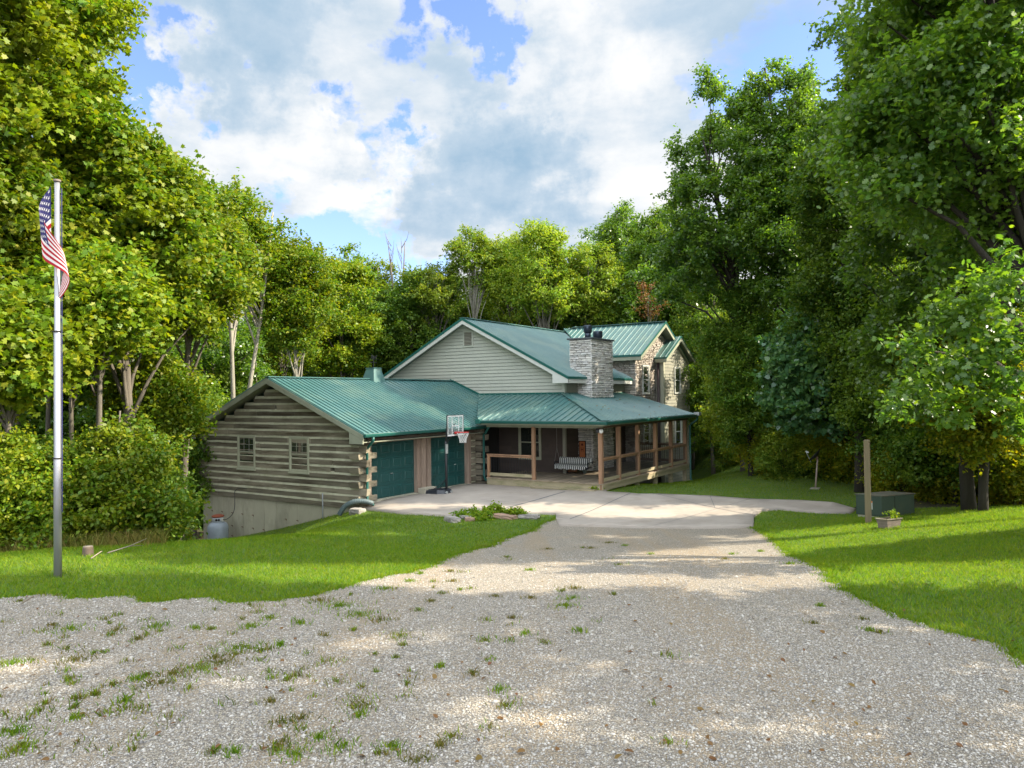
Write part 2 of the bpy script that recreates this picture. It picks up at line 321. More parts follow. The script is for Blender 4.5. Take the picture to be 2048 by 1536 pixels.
LL = EL[::-1][0:]  # left lawn: gravel edge, then back edge into the wood and along the garage
lawnL = EL+sp_([(-300, 9.5), (-500, 12), (-100, 15.3), (100, 15.6), (250, 16.5), (400, 19), (480, 23)])+[(-8.7, -.42), (-4, -.42), (-.3, -.42), (.02, -.42)]+gp([(745, 1023), (800, 1029), (890, 1034), (1000, 1037), (1060, 1029), (1112, 1031)])
lawn1 = sheet('lawn', lawnL, .0, .4, MAT['lawn'])
lawnR = gp([(1508, 1036), (1524, 1024), (1560, 1021), (1640, 1028), (1700, 1029), (1712, 1022)])+sp_([(1830, 22.5), (2048, 21), (2400, 18), (2900, 15), (3500, 9), (2700, 5.6)])+ER
lawn2 = sheet('lawn', lawnR, .0, .4, MAT['lawn'])
lawnB = [(6.2, 6.05)]+gp([(1258, 988), (1277, 990), (1313, 990), (1420, 994), (1500, 1000), (1600, 1003), (1665, 1007), (1705, 1018)])+sp_([(1760, 27), (1720, 33), (1560, 37), (1500, 42), (1440, 55), (1375, 60), (1340, 45)])+[(4.2, 22), (4.2, 15.2), (3.1, 15.), (3.1, 8.8), (6.1, 6.05)]
lawn3 = sheet('lawn', lawnB, .0, .5, MAT['lawn'])
# ------------------------------------------------------------------ the house
house = thing('house', 'log and stone house with green metal roofs, wraparound porch and attached two-door garage', 'house', (0, 3, 0))
MY = lambda Y: (lambda a, z, o: (a, Y-o, z))        # wall facing -Y
MX = lambda X: (lambda a, z, o: (X+o, a, z))        # wall facing +X
def wbox(mb, mf, a0, a1, z0, z1, o0, o1):
    p, q = mf(a0, z0, o0), mf(a1, z1, o1); mb.box(tuple(min(i, j) for i, j in zip(p, q)), tuple(max(i, j) for i, j in zip(p, q)))
def window(mf, a0, a1, z0, z1, fr=.09, mid=True, munt='top', trim='frame', sill=True, label=None):
    w = MB(); P = .055
    wbox(w, mf, a0-fr, a0, z0-fr, z1+fr, 0, P); wbox(w, mf, a1, a1+fr, z0-fr, z1+fr, 0, P)
    wbox(w, mf, a0, a1, z1, z1+fr, 0, P-.003); wbox(w, mf, a0, a1, z0-fr, z0, 0, P-.003)
    o = w.build('window', MAT[trim], house)
    if label: o['label'] = label
    s = MB(); f = .035; zm = (z0+z1)/2
    for b0, b1, d in ((z0, zm+.012, .026), (zm-.012, z1, .036)):
        wbox(s, mf, a0, a0+f, b0, b1, .0, d); wbox(s, mf, a1-f, a1, b0, b1, .0, d); wbox(s, mf, a0+f, a1-f, b0, b0+f, .0, d-.002); wbox(s, mf, a0+f, a1-f, b1-f, b1, .0, d-.002)
    s.build('sash', MAT['white' if trim == 'white' else 'frame'], o)
    g = MB(); wbox(g, mf, a0+.01, a1-.01, z0+.01, zm, .0, .012); wbox(g, mf, a0+.01, a1-.01, zm, z1-.01, .0, .02); g.build('pane', MAT['glass'], o)
    if munt:
        u = MB()
        for k in range(1, 3):
            x = a0+(a1-a0)*k/3; wbox(u, mf, x-.005, x+.005, zm, z1-f, .018, .027)
            if munt == 'both': wbox(u, mf, x-.008, x+.008, z0+f, zm, .010, .018)
        z = (zm+z1)/2; wbox(u, mf, a0+f, a1-f, z-.005, z+.005, .018, .025)
        if munt == 'both': z = (zm+z0)/2; wbox(u, mf, a0+f, a1-f, z-.008, z+.008, .010, .017)
        u.build('muntins', MAT['frame'], o)
    if sill: q = MB(); wbox(q, mf, a0-fr-.02, a1+fr+.02, z0-fr-.05, z0-fr, .0, .09); q.build('sill', MAT[trim], o)
    return o
def clipline(poly, ax, c):
    ts = []
    for (p, q) in zip(poly, poly[1:]+poly[:1]):
        a, b = p[ax], q[ax]
        if (a-c)*(b-c) < 0: k = (c-a)/(b-a); ts.append(p[1-ax]+(q[1-ax]-p[1-ax])*k)
    return (min(ts), max(ts)) if len(ts) >= 2 else None
def roof(name, poly, zf, ribax, sp=.229, t=.05, off=.0, label=None, rh=.04):
    """metal roof plane; ribs run along axis ribax (0 = X, 1 = Y)"""
    mb = MB(); mb.slab([(x, y, zf(x, y)) for x, y in poly], (0, 0, -t)); ax = 1-ribax
    lo = min(p[ax] for p in poly); hi = max(p[ax] for p in poly); c = lo+.05+off
    while c < hi-.02:
        r = clipline(poly, ax, c)
        if r and r[1]-r[0] > .05:
            def P(s, w, h):
                x, y = (s, c+w) if ribax == 0 else (c+w, s); return (x, y, zf(x, y)+h)
            vs = [P(s, w, h) for s in (r[0]+.005, r[1]-.005) for w, h in ((-.026, -.002), (-.012, rh), (.012, rh), (.026, -.002))]
            mb.add(vs, [(0, 1, 5, 4), (1, 2, 6, 5), (2, 3, 7, 6), (0, 3, 2, 1), (4, 5, 6, 7)])
        c += sp
    o = mb.build(name, MAT['roof'], house)
    if label: o['label'] = label
    return o
# --- garage: foundation
fb = MB(); X0, X1, Y0, Y1 = -8.8, 0., -.39, 8.7
n = 14; xs = [X0+(X1-X0)*i/n for i in range(n+1)]
for a, b_ in zip(xs, xs[1:]):
    fb.box((a+.006, Y0+random.uniform(0, .004), -3.2), (b_-.006, Y0+.25, -.125))
fb.rv = .5; fb.box((X0, Y0+.012, -3.2), (X1-.01, Y0+.22, -.13)); fb.box((X0, Y0+.26, -3.4), (X0+.25, Y1, -.125)); fb.box((X0+.3, Y1-.2, -3.4), (2.9, Y1, -.125))
fo = fb.build('foundation', MAT['foundation'], house); fo['label'] = 'exposed board-formed concrete foundation below the log wall'
tb = MB()
for i, x in enumerate(xs[1:-1]):
    for z in (-.75, -1.25, -1.65):
        if random.random() < .85: tb.box((x-.10, Y0-.008, z-.012), (x-.02, Y0+.01, z+.012)); tb.box((x-.022, Y0-.008, z-.05), (x-.008, Y0+.01, z+.012))
tb.build('form_tie_rust_marks', MAT['rust'], fo)
# --- garage: log gable wall
lb = MB(); cb = MB(); db = MB(); H = .2455; ridge = -4.3
for i in range(19):
    z = -.115+H*i
    def half(zz): return max(0, (4.30-zz)/.413)
    a, b_ = -8.8, 0.
    if z+.19 > 2.3: a, b_ = ridge-half(z+.19)+.05, ridge+half(z+.19)-.05
    if b_-a < .3: continue
    aa, bb = max(-8.8, ridge-half(z+H)) if z > 2.1 else -8.8, min(0, ridge+half(z+H)) if z > 2.1 else 0
    cb.add([(aa, -.440, z+.160), (bb, -.440, z+.160), (bb, -.418, z+H+.02), (aa, -.418, z+H+.02), (aa, -.2, z+.165), (bb, -.2, z+.165), (bb, -.2, z+H+.02), (aa, -.2, z+H+.02)], [(0, 1, 2, 3), (4, 7, 6, 5), (0, 4, 5, 1), (3, 2, 6, 7), (0, 3, 7, 4), (1, 5, 6, 2)])
    cuts = [a]+sorted(random.uniform(a+.8, b_-.8) for _ in range(random.choice([0, 1, 1, 2])))*(1 if b_-a > 3 else 0)+[b_]
    for p, q in zip(cuts, cuts[1:]):
        if q-p < .25: continue
        j = random.uniform(0, .018); k = max(2, int((q-p)/.45)); st = [p+.004+(q-p-.008)*s/k for s in range(k+1)]; rvv = random.random()
        lb.rv = rvv; pr = []
        for s in st:
            w1, w2, w3 = random.uniform(-.008, .008), random.uniform(-.01, .01), random.uniform(-.006, .006)
            pr.append([(s, -.425-j+w3, z+w1), (s, -.435-j+w3, z+.172+w2), (s, -.25, z+.175+w2), (s, -.25, z+w1)])
        vs = [v for r_ in pr for v in r_]
        fs = [(4*s+e, 4*s+(e+1) % 4, 4*s+4+(e+1) % 4, 4*s+4+e) for s in range(k) for e in range(4)]+[(3, 2, 1, 0), (4*k, 4*k+1, 4*k+2, 4*k+3)]
        lb.add(vs, fs)
    lb.rv = None
    if z < 2.2:   # dovetail ends at both corners
        if i % 2 == 0:
            for s, x in ((1, -.02), (-1, -8.78)):
                lb.add([(x, -.44, z-.01), (x+s*.30, -.40, z-.03), (x+s*.26, -.18, z-.0), (x, -.2, z), (x, -.44, z+.20), (x+s*.36, -.42, z+.235), (x+s*.30, -.18, z+.2), (x, -.2, z+.2)], [(0, 3, 2, 1), (4, 5, 6, 7), (0, 1, 5, 4), (1, 2, 6, 5), (2, 3, 7, 6), (3, 0, 4, 7)])
        else:
            for x0, x1 in ((-.36, .12), (-8.92, -8.45)):
                lb.add([(x0+.04, -.56, z), (x1-.02, -.56, z), (x1, .3, z), (x0, -.3, z), (x0, -.62, z+.2), (x1, -.62, z+.215), (x1, .3, z+.2), (x0, -.3, z+.19)], [(0, 3, 2, 1), (4, 5, 6, 7), (0, 1, 5, 4), (1, 2, 6, 5), (2, 3, 7, 6), (3, 0, 4, 7)])
wall = lb.build('log_wall', MAT['log'], house); wall['label'] = 'weathered grey hewn log gable wall of the garage'
cb.build('chinking', MAT['chink'], wall)
# solid cores
k = MB(); k.box((X0+.02, -.18, -.12), (-.32, Y1, 2.35)); k.slab([(-8.6, -.19, 2.3), (-.05, -.19, 2.3), (-4.3, -.19, 4.2)], (0, 8.8, 0)); k.build('garage_core', MAT['dark'], house)
# front (+X) garage wall: logs beyond the doors, jambs, header
f2 = MB()
for i in range(10):
    z = -.06+H*i
    f2.box((-.10, 5.98, z), (.03, 6.42, z+.19), .006); f2.m = 1; f2.rv = .5; f2.box((-.1, 5.99, z+.18), (.0, 6.40, z+H)); f2.m = 0; f2.rv = None
    if i % 2 == 0: f2.box((-.05, 6.38, z-.01), (.55, 6.60, z+.22), .012)
    else: f2.box((-.05, 6.38, z), (.30, 6.66, z+.19), .012)
f2.build('log_corner', [MAT['log'], MAT['chink']], house)
jm_ = MB()
for y0, y1, d in ((-.10, .05, .10), (2.60, 2.78, .03), (2.80, 3.03, .09), (3.12, 3.34, .09), (5.82, 6.0, .06)):
    jm_.box((-.30, y0, .03), (d, y1, 2.14))
jm_.box((-.35, -.15, 2.14), (.14, 6.45, 2.32)); jm_.box((-.29, 2.62, .02), (.01, 3.33, 2.13))
jm_.build('door_frame', MAT['jamb'], house, bevel=.008)
for (y0, y1) in ((.05, 2.60), (3.36, 5.82)):
    d = MB(.5); X = -.16; d.box((X-.05, y0, .04), (X, y1, 2.14)); ph = 2.10/4
    for r_ in range(4):
        z = .04+r_*ph; d.box((X, y0+.01, z+.006), (X+.018, y1-.01, z+ph-.006))
    o = d.build('garage_door', MAT['door'], house)
    o['label'] = 'dark green panelled garage door beside the log corner' if y0 < 1 else 'dark green panelled garage door behind the basketball hoop'
    e = MB(.5)
    for r_ in range(4):
        for c_ in range(4):
            w = (y1-y0)/4; ya = y0+w*c_+.09; yb = y0+w*(c_+1)-.09; z = .04+r_*ph+.10; zz = z+ph-.20
            a = [(X+.018, ya, z), (X+.018, yb, z), (X+.018, yb, zz), (X+.018, ya, zz)]; q = [(X+.034, ya+.03, z+.03), (X+.034, yb-.03, z+.03), (X+.034, yb-.03, zz-.03), (X+.034, ya+.03, zz-.03)]
            q2 = [(X+.026, ya+.05, z+.05), (X+.026, yb-.05, z+.05), (X+.026, yb-.05, zz-.05), (X+.026, ya+.05, zz-.05)]
            e.add(a+q+q2, [(i_, (i_+1) % 4, 4+(i_+1) % 4, 4+i_) for i_ in range(4)]+[(4+i_, 4+(i_+1) % 4, 8+(i_+1) % 4, 8+i_) for i_ in range(4)]+[(8, 9, 10, 11)])
    e.build('door_panels', MAT['door'], o)
    hb = MB(); hb.box((X+.035, (y0+y1)/2-.06 if y0 < 1 else y1-.75, .95), (X+.06, (y0+y1)/2+.06 if y0 < 1 else y1-.63, .975)); hb.build('handle', MAT['lip'], o)
sb = MB(); sb.box((-.3, -.1, -.02), (.1, 5.95, .115)); sb.build('door_threshold', MAT['foundation'], house)
# windows in the log wall
for a0, a1 in ((-6.48, -5.50), (-3.50, -2.52)):
    window(MY(-.42), a0+.04, a1-.04, 1.10, 2.26, .075, munt='top', label='double-hung window in the log wall, '+('left of the pair' if a0 < -5 else 'nearer the garage doors'))
# pipe, drain and vent odds on the log wall
g = MB(); g.tube([(-1.75, -.50, -.9), (-1.75, -.50, .35)], .022, 8); g.build('standpipe', surf('galv_pipe', G(.3, .32, .32), G(.24, .25, .25)), house, True)
# --- garage roofs
zg = lambda x, y: 2.50+.4143*(.6-x)
zg2 = lambda x, y: 2.50+.4143*(x+9.2)
roof('garage_roof', [(.6, -.85), (.6, 5.0), (-4.3, 5.0), (-4.3, -.85)], zg, 0, label='long green ribbed metal roof over the garage')
roof('garage_roof_back', [(-9.2, -.85), (-4.3, -.85), (-4.3, 8.9), (-9.2, 8.9)], zg2, 0)
tw = MB(); N = 17; top = lambda t_: Vector((-4.3, 5, 4.53)).lerp(Vector((-3.0, 8.72, 4.47)), t_)
def bot(t_):
    return Vector((.6, 5, 2.5)).lerp(Vector((.6, 6.5, 2.5)), t_/.4) if t_ < .4 else Vector((.6, 6.5, 2.5)).lerp(Vector((-1.40, 8.72, 3.78)), (t_-.4)/.6)
for i in range(N):
    a, b_, c_, d = top(i/N), bot(i/N), bot((i+1)/N), top((i+1)/N); dz = Vector((0, 0, .05))
    tw.add([a, b_, c_, d, a-dz, b_-dz, c_-dz, d-dz], [(0, 1, 2, 3), (7, 6, 5, 4), (0, 4, 5, 1), (1, 5, 6, 2), (2, 6, 7, 3), (3, 7, 4, 0)])
    tw.bar(a+Vector((0, 0, .012)), b_+Vector((0, 0, .012)), .045, .032)
tw.build('garage_roof_saddle', MAT['roof'], house)
cap = MB(); cap.bar((-4.3, -.87, 4.545), (-4.3, 5.02, 4.545), .30, .035); cap.bar((-4.3, 5.0, 4.55), (-2.95, 8.72, 4.49), .26, .035)
cap.bar((.5, 6.45, 2.58), (-1.38, 8.70, 3.82), .16, .02); cap.build('ridge_cap', MAT['roof'], house)
fa = MB()
for X in (.6, -9.2): fa.slab([(X, -.87, 2.46), (X, -.87, 2.30), (-4.3, -.87, 4.29), (-4.3, -.87, 4.49)], (0, .05, 0))
fa.slab([(.58, -.868, 2.30), (.58, -.868, 2.16), (-.05, -.868, 2.16), (-.05, -.868, 2.55)], (0, .046, 0)); fa.slab([(-9.18, -.868, 2.30), (-9.18, -.868, 2.16), (-8.65, -.868, 2.16), (-8.65, -.868, 2.5)], (0, .046, 0))
fa.slab([(.56, -.83, 2.42), (-4.3, -.83, 4.43), (-4.3, -.2, 4.43), (.56, -.2, 2.42)], (0, 0, -.03)); fa.slab([(-9.16, -.83, 2.42), (-4.3, -.83, 4.43), (-4.3, -.2, 4.43), (-9.16, -.2, 2.42)], (0, 0, -.03))
fa.box((.02, -.81, 2.2), (.52, 6.4, 2.23)); fa.build('rake_fascia', MAT['fasc'], house)
def gutter(name, p, q, out, lab=None):
    g = MB(); p, q, o_ = Vector(p), Vector(q), Vector(out)
    prof = [(0, 0), (0, -.11), (.09, -.11), (.12, -.05), (.12, 0), (.108, 0), (.108, -.045), (.084, -.10), (.012, -.10), (.012, 0)]
    vs = [e+o_*a+Vector((0, 0, z)) for e in (p, q) for a, z in prof]; k = len(prof)
    g.add(vs, [(i_, (i_+1) % k, (i_+1) % k+k, i_+k) for i_ in range(k)]); g.add([vs[i_] for i_ in range(5)], [(0, 1, 2, 3, 4)]); g.add([vs[k+i_] for i_ in range(5)], [(4, 3, 2, 1, 0)])
    o = g.build(name, MAT['trim'], house)
    if lab: o['label'] = lab
    l = MB(); l.bar(p+o_*.06+Vector((0, 0, -.02)), q+o_*.06+Vector((0, 0, -.02)), .095, .008); l.bar(p+o_*.114+Vector((0, 0, .003)), q+o_*.114+Vector((0, 0, .003)), .014, .006); l.build('gutter_lip_and_sky_strip', MAT['lip'], o); return o  # pale strip inside the gutter has the sky's reflection put into its colour
gutter('gutter', (.6, -.86, 2.50), (.6, 6.5, 2.50), (1, 0, 0))
def spout(pts, r=.045, lab=None):
    s_ = MB(.5); s_.tube(pts, r, 8); o = s_.build('downspout', MAT['trim'], house, True)
    if lab: o['label'] = lab
spout([(.66, -.45, 2.38), (.66, -.45, 2.26), (.28, -.33, 2.0), (.20, -.28, 1.9), (.20, -.28, .25), (.28, -.30, .12), (.55, -.36, .08)], .05, 'green downspout at the front log corner of the garage')
spout([(.95, 5.98, 2.60), (.93, 6.0, 2.40), (.62, 6.28, 2.22), (.50, 6.30, 2.12), (.50, 6.30, .45), (.62, 6.22, .28), (1.15, 5.95, .14)], .05, 'green downspout between the garage and the porch')
# cupola with weathervane
c0 = MB(); zb = 4.30
def frus(mb, cx, cy_, z0, z1, r0, r1): mb.add([(cx+sx*r0, cy_+sy_*r0, z0) for sx, sy_ in ((-1, -1), (1, -1), (1, 1), (-1, 1))]+[(cx+sx*r1, cy_+sy_*r1, z1) for sx, sy_ in ((-1, -1), (1, -1), (1, 1), (-1, 1))], [(0, 3, 2, 1), (4, 5, 6, 7), (0, 1, 5, 4), (1, 2, 6, 5), (2, 3, 7, 6), (3, 0, 4, 7)])
frus(c0, -4.3, 4.85, zb, 4.98, .40, .22); frus(c0, -4.3, 4.85, 4.98, 5.02, .25, .25); cu = c0.build('cupola', MAT['roof'], house)
c1 = MB(); c1.tube([(-4.3, 4.85, 5.0), (-4.3, 4.85, 5.5)], .012, 6); c1.bar((-4.55, 4.85, 5.38), (-4.05, 4.85, 5.38), .015, .015); c1.slab([(-4.45, 4.85, 5.42), (-4.15, 4.85, 5.42), (-4.1, 4.85, 5.58), (-4.25, 4.85, 5.5), (-4.42, 4.85, 5.6)], (0, .015, 0))
c1.bar((-4.3, 4.65, 5.25), (-4.3, 5.05, 5.25), .012, .012); c1.bar((-4.5, 4.85, 5.25), (-4.1, 4.85, 5.25), .012, .012); c1.build('weathervane', MAT['blackmetal'], cu)
c2 = MB(); c2.tube([(-6.6, .5, 3.4), (-6.6, .5, 4.02)], .07, 10); c2.lathe((-6.6, .5, 4.02), [(.14, 0), (.14, .05), (.02, .09)], 12); c2.build('vent_pipe', MAT['lip'], house, True)
# --- main gable wall (faces -Y at Y=8.7)
AP = -1.95
def lap(mb, mf, rng, z0, z1, st=.153, gap=None):  # gap collects the dark strips that paint the shadow under each board
    z = z0
    while z < z1-.02:
        za = min(z+st, z1); r0, r1 = rng(z), rng(za)
        if r0[1]-r0[0] < .05: break
        if r1[1]-r1[0] < .02: mdl = (r0[0]+r0[1])/2; r1 = (mdl-.01, mdl+.01)
        cuts = [0]+sorted(random.random() for _ in range(1+int((r0[1]-r0[0])/4)))+[1]
        for u, w in zip(cuts, cuts[1:]):
            L0, R0_ = r0[0]+(r0[1]-r0[0])*u, r0[0]+(r0[1]-r0[0])*w-.003; L1, R1 = r1[0]+(r1[1]-r1[0])*u, r1[0]+(r1[1]-r1[0])*w-.003
            mb.add([mf(L0, z, .022), mf(R0_, z, .022), mf(R1, za, .006), mf(L1, za, .006), mf(L0, z, 0), mf(R0_, z, 0)], [(0, 1, 2, 3), (4, 5, 1, 0)])
            if gap is not None: gap.add([mf(L0, z-.012, .0235), mf(R0_, z-.012, .0235), mf(R0_, z+.004, .0235), mf(L0, z+.004, .0235)], [(0, 1, 2, 3)])  # flat dark strip paints the shadow under each board
        z += st
zu = lambda X: 4.42+.5165*(3.5-X)            # underside of the main roof
rngm = lambda z: (max(-6.9, 2*AP-(3.5-(z-4.38)/.5165)), min(3.05, 3.5-(z-4.38)/.5165)) if z > 4.0 else (-6.9, 3.05)
s = MB(); gp_ = MB(); lap(s, MY(8.7), rngm, 2.62, 7.12, gap=gp_); gw = s.build('gable_siding', MAT['siding'], house); gp_.build('lap_shadow_strip', MAT['joint_or_shadow'], gw); gw['label'] = 'pale grey lap-sided gable above the porch roof'
s = MB(); s.box((-6.88, 8.72, -3), (3.03, 20.9, 4.4)); s.slab([(-6.85, 8.71, 4.4), (3.0, 8.71, 4.4), (3.0, 8.71, 4.62), (AP, 8.71, 7.1), (-6.85, 8.71, 4.62)], (0, 12.2, 0)); s.build('house_core', MAT['brown'], house)
s = MB(); s.box((2.93, 8.665, 2.6), (3.065, 8.70, 4.5)); s.box((3.05, 8.67, 2.6), (3.075, 8.82, 4.45)); s.build('corner_board', MAT['siding'], house)
# vent
s = MB(); wbox(s, MY(8.68), -2.26, -1.68, 6.0, 6.78, 0, .03); ve = s.build('gable_vent', MAT['siding'], house)
s = MB(); wbox(s, MY(8.65), -2.17, -1.77, 6.09, 6.69, 0, .012); s.build('vent_recess', MAT['brown'], ve)
s = MB()
for i in range(9):
    z = 6.11+i*.065; s.add([(-2.17, 8.635, z+.045), (-1.77, 8.635, z+.045), (-1.77, 8.61, z), (-2.17, 8.61, z)], [(0, 1, 2, 3)])
s.build('louvre', MAT['siding2'], ve)
# main roof
zm_ = lambda x, y: 4.50+.5165*(3.5-x); zm2 = lambda x, y: 4.50+.5165*(x+7.4)
roof('main_roof', [(3.5, 8.2), (3.5, 14.98), (1.15, 14.98), (AP, 17.85), (AP, 8.2)], zm_, 0, label='green ribbed metal roof of the main gable')
roof('main_roof_back', [(-7.4, 8.2), (AP, 8.2), (AP, 21.), (-7.4, 21.)], zm2, 0)
s = MB(); s.bar((AP, 8.18, 7.325), (AP, 17.85, 7.325), .32, .035); s.bar((AP, 17.85, 7.33), (-1.15, 17.85, 7.56), .3, .035); s.build('ridge_cap', MAT['roof'], house)
for nm, mt, dz, hh, yy in (('rake_trim', 'trim', .02, .12, 8.17), ('rake_board', 'white', -.10, .17, 8.19)):
    s = MB()
    for X in (3.5, -7.4):
        s.slab([(X, yy, 4.5+dz), (X, yy, 4.5+dz-hh), (AP, yy, 7.315+dz-hh), (AP, yy, 7.315+dz)], (0, .04, 0))
    if mt == 'white':
        for X, sg in ((3.5, 1), (-7.4, -1)):
            s.slab([(X, yy-.002, 4.24), (X-sg*.75, yy-.002, 4.24), (X-sg*.75, yy-.002, 4.5+.30), (X, yy-.002, 4.42)], (0, .036, 0))
            s.slab([(X-sg*.03, 8.23, 4.44), (AP, 8.23, 7.24), (AP, 8.68, 7.24), (X-sg*.03, 8.68, 4.44)], (0, 0, -.02))
    s.build(nm, MAT[mt], house)
s = MB(); s.box((3.46, 8.22, 4.24), (3.5, 14.95, 4.45)); s.box((3.07, 8.22, 4.25), (3.46, 14.95, 4.27)); s.build('eave_fascia', MAT['white'], house)
s = MB(); s.box((3.49, 8.17, 4.42), (3.53, 14.98, 4.51)); s.build('eave_trim', MAT['trim'], house)
# upper side wall between porch roof and main eave
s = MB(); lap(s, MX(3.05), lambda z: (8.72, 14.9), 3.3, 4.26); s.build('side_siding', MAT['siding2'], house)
# --- stone
def stonewall(mb, mf, rng, z0, z1, hmin=.055, hmax=.115, lmin=.12, lmax=.42, o0=0., omin=.03, omax=.085):
    z = z0
    while z < z1-.02:
        h = random.uniform(hmin, hmax); h = min(h, z1-z); r_ = rng(z+h/2)
        a = r_[0]
        while a < r_[1]-.02:
            l = random.uniform(lmin, lmax); e = min(a+l, r_[1])
            if r_[1]-e < .07: e = r_[1]
            o = random.uniform(omin, omax); g = .007; j = lambda: random.uniform(-.008, .008)
            v = [mf(a+g+j()*.5, z+g+j(), o0), mf(e-g, z+g+j(), o0), mf(e-g, z+h-g+j(), o0), mf(a+g, z+h-g+j(), o0), mf(a+g+.012, z+g+.01+j(), o0+o+j()), mf(e-g-.012, z+g+.01+j(), o0+o+j()), mf(e-g-.012, z+h-g-.006+j(), o0+o+j()), mf(a+g+.012, z+h-g-.006+j(), o0+o+j())]
            mb.add(v, [(4, 5, 6, 7), (0, 1, 5, 4), (1, 2, 6, 5), (2, 3, 7, 6), (3, 0, 4, 7)]); a = e
        z += h
CX0, CX1, CY0, CY1 = 2.70, 3.70, 9.93, 12.03
s = MB(); s.box((CX0, CY0, .3), (CX1, CY1, 6.18)); ch = s.build('chimney', MAT['mortar'], house); ch['label'] = 'broad pale ledgestone chimney rising through the porch roof'
s = MB(); stonewall(s, MY(CY0), lambda z: (CX0-.03, CX1+.05) if z > 3.4 else (3.05, CX1+.05), .42, 6.16); stonewall(s, MX(CX1), lambda z: (CY0-.04, CY1+.03), .42, 6.16)
stonewall(s, lambda a, z, o: (a, CY1+o, z), lambda z: (CX0, CX1+.05), 3.3, 6.16); stonewall(s, lambda a, z, o: (CX0-o, a, z), lambda z: (CY0, CY1), 5., 6.16)
s.build('ledgestone', MAT['stone'], ch)
s = MB(); s.box((CX0-.12, CY0-.12, 6.17), (CX1+.12, CY1+.12, 6.24)); s.build('chimney_cap', surf('slate_cap', G(.05, .06, .07), G(.08, .085, .09), 3, rough=.5), ch, bevel=.01)
FM = surf('flue_metal', G(.035, .05, .07), G(.05, .06, .08), 4, rough=.35, metal=.6)
for (x, y, z0, zt, r_) in ((3.25, 10.55, 6.24, 6.82, .19), (3.3, 11.45, 6.24, 6.62, .22)):
    s = MB(); s.lathe((x, y, z0), [(r_*.72, 0), (r_*.72, zt-z0-.30)], 20); s.lathe((x, y, zt-.30), [(r_*.8, -.02), (r_, .03), (r_*1.02, .27), (r_*.98, .30), (r_*.8, .31)], 20); s.build('flue', FM, ch, True)
# wing
WX, WY0, WY1, WA = 3.62, 14.92, 20.9, 17.85
s = MB(); s.box((-1.9, WY0+.01, -1.6), (WX, WY1, 5.6)); s.slab([(WX, WY0+.01, 5.6), (WX, WY1, 5.6), (WX, WA, 7.25)], (-5.5, 0, 0)); wg = s.build('stone_wing', MAT['mortar'], house); wg['label'] = 'two-storey wing clad in brown ledgestone with gable end'
s = MB(); zwu = lambda z: (z-5.42)/.539
stonewall(s, MX(WX), lambda z: (WY0-.04, WY1) if z < 5.6 else (14.5+zwu(z)+.05, 21.2-zwu(z)-.05), -.4, 7.2, hmax=.105, lmax=.36)
stonewall(s, MY(WY0), lambda z: (3.02, WX+.05) if z < 4.4 else (.4, WX+.05), .42, 5.62, hmax=.105, lmax=.36)
s.build('ledgestone', MAT['stone2'], wg)
zw = lambda x, y: 5.66+.5493*(y-14.5); zw2 = lambda x, y: 5.66+.5493*(21.2-y)
roof('wing_roof', [(1.25, 14.5), (4.1, 14.5), (4.1, WA), (AP, WA)], zw, 1, sp=.30, label='green metal roof of the two-storey stone wing')
roof('wing_roof_back', [(-1.95, WA), (4.1, WA), (4.1, 21.2), (-5, 21.2)], zw2, 1, sp=.30)
s = MB(); s.bar((-1.3, WA, 7.53), (4.12, WA, 7.53), .28, .03); s.build('ridge_cap', MAT['roof'], house)
s = MB(); s.box((1.2, 14.46, 5.57), (4.12, 14.5, 5.67)); s.slab([(4.1, 14.46, 5.66), (4.1, 14.46, 5.58), (4.1, WA, 7.42), (4.1, WA, 7.52)], (.035, 0, 0)); s.slab([(4.1, 21.24, 5.66), (4.1, 21.24, 5.58), (4.1, WA, 7.42), (4.1, WA, 7.52)], (.035, 0, 0)); s.build('rake_trim', MAT['trim'], house)
s = MB(); s.box((1.1, 14.48, 5.40), (4.08, 14.52, 5.575)); s.box((1.1, 14.52, 5.40), (4.05, 14.93, 5.42))
for Y in (14.48, 21.22): s.slab([(4.08, Y, 5.58), (4.08, Y, 5.40), (4.08, WA, 7.24), (4.08, WA, 7.42)], (.04, 0, 0))
for Y in (14.5, 21.2): s.slab([(4.07, Y, 5.56), (4.07, WA, 7.40), (WX, WA, 7.40), (WX, Y, 5.56)], (0, 0, -.02))
s.build('rake_board', MAT['fasc'], house)
window(MX(WX+.05), 15.72, 16.42, 3.80, 5.14, .07, munt=None, trim='white', sill=False, label='tall upper window in the stone wing')
window(MX(WX+.05), 15.72, 16.42, 1.15, 2.45, .07, munt=None, trim='white', sill=False, label='lower window in the stone wing behind the porch rail')
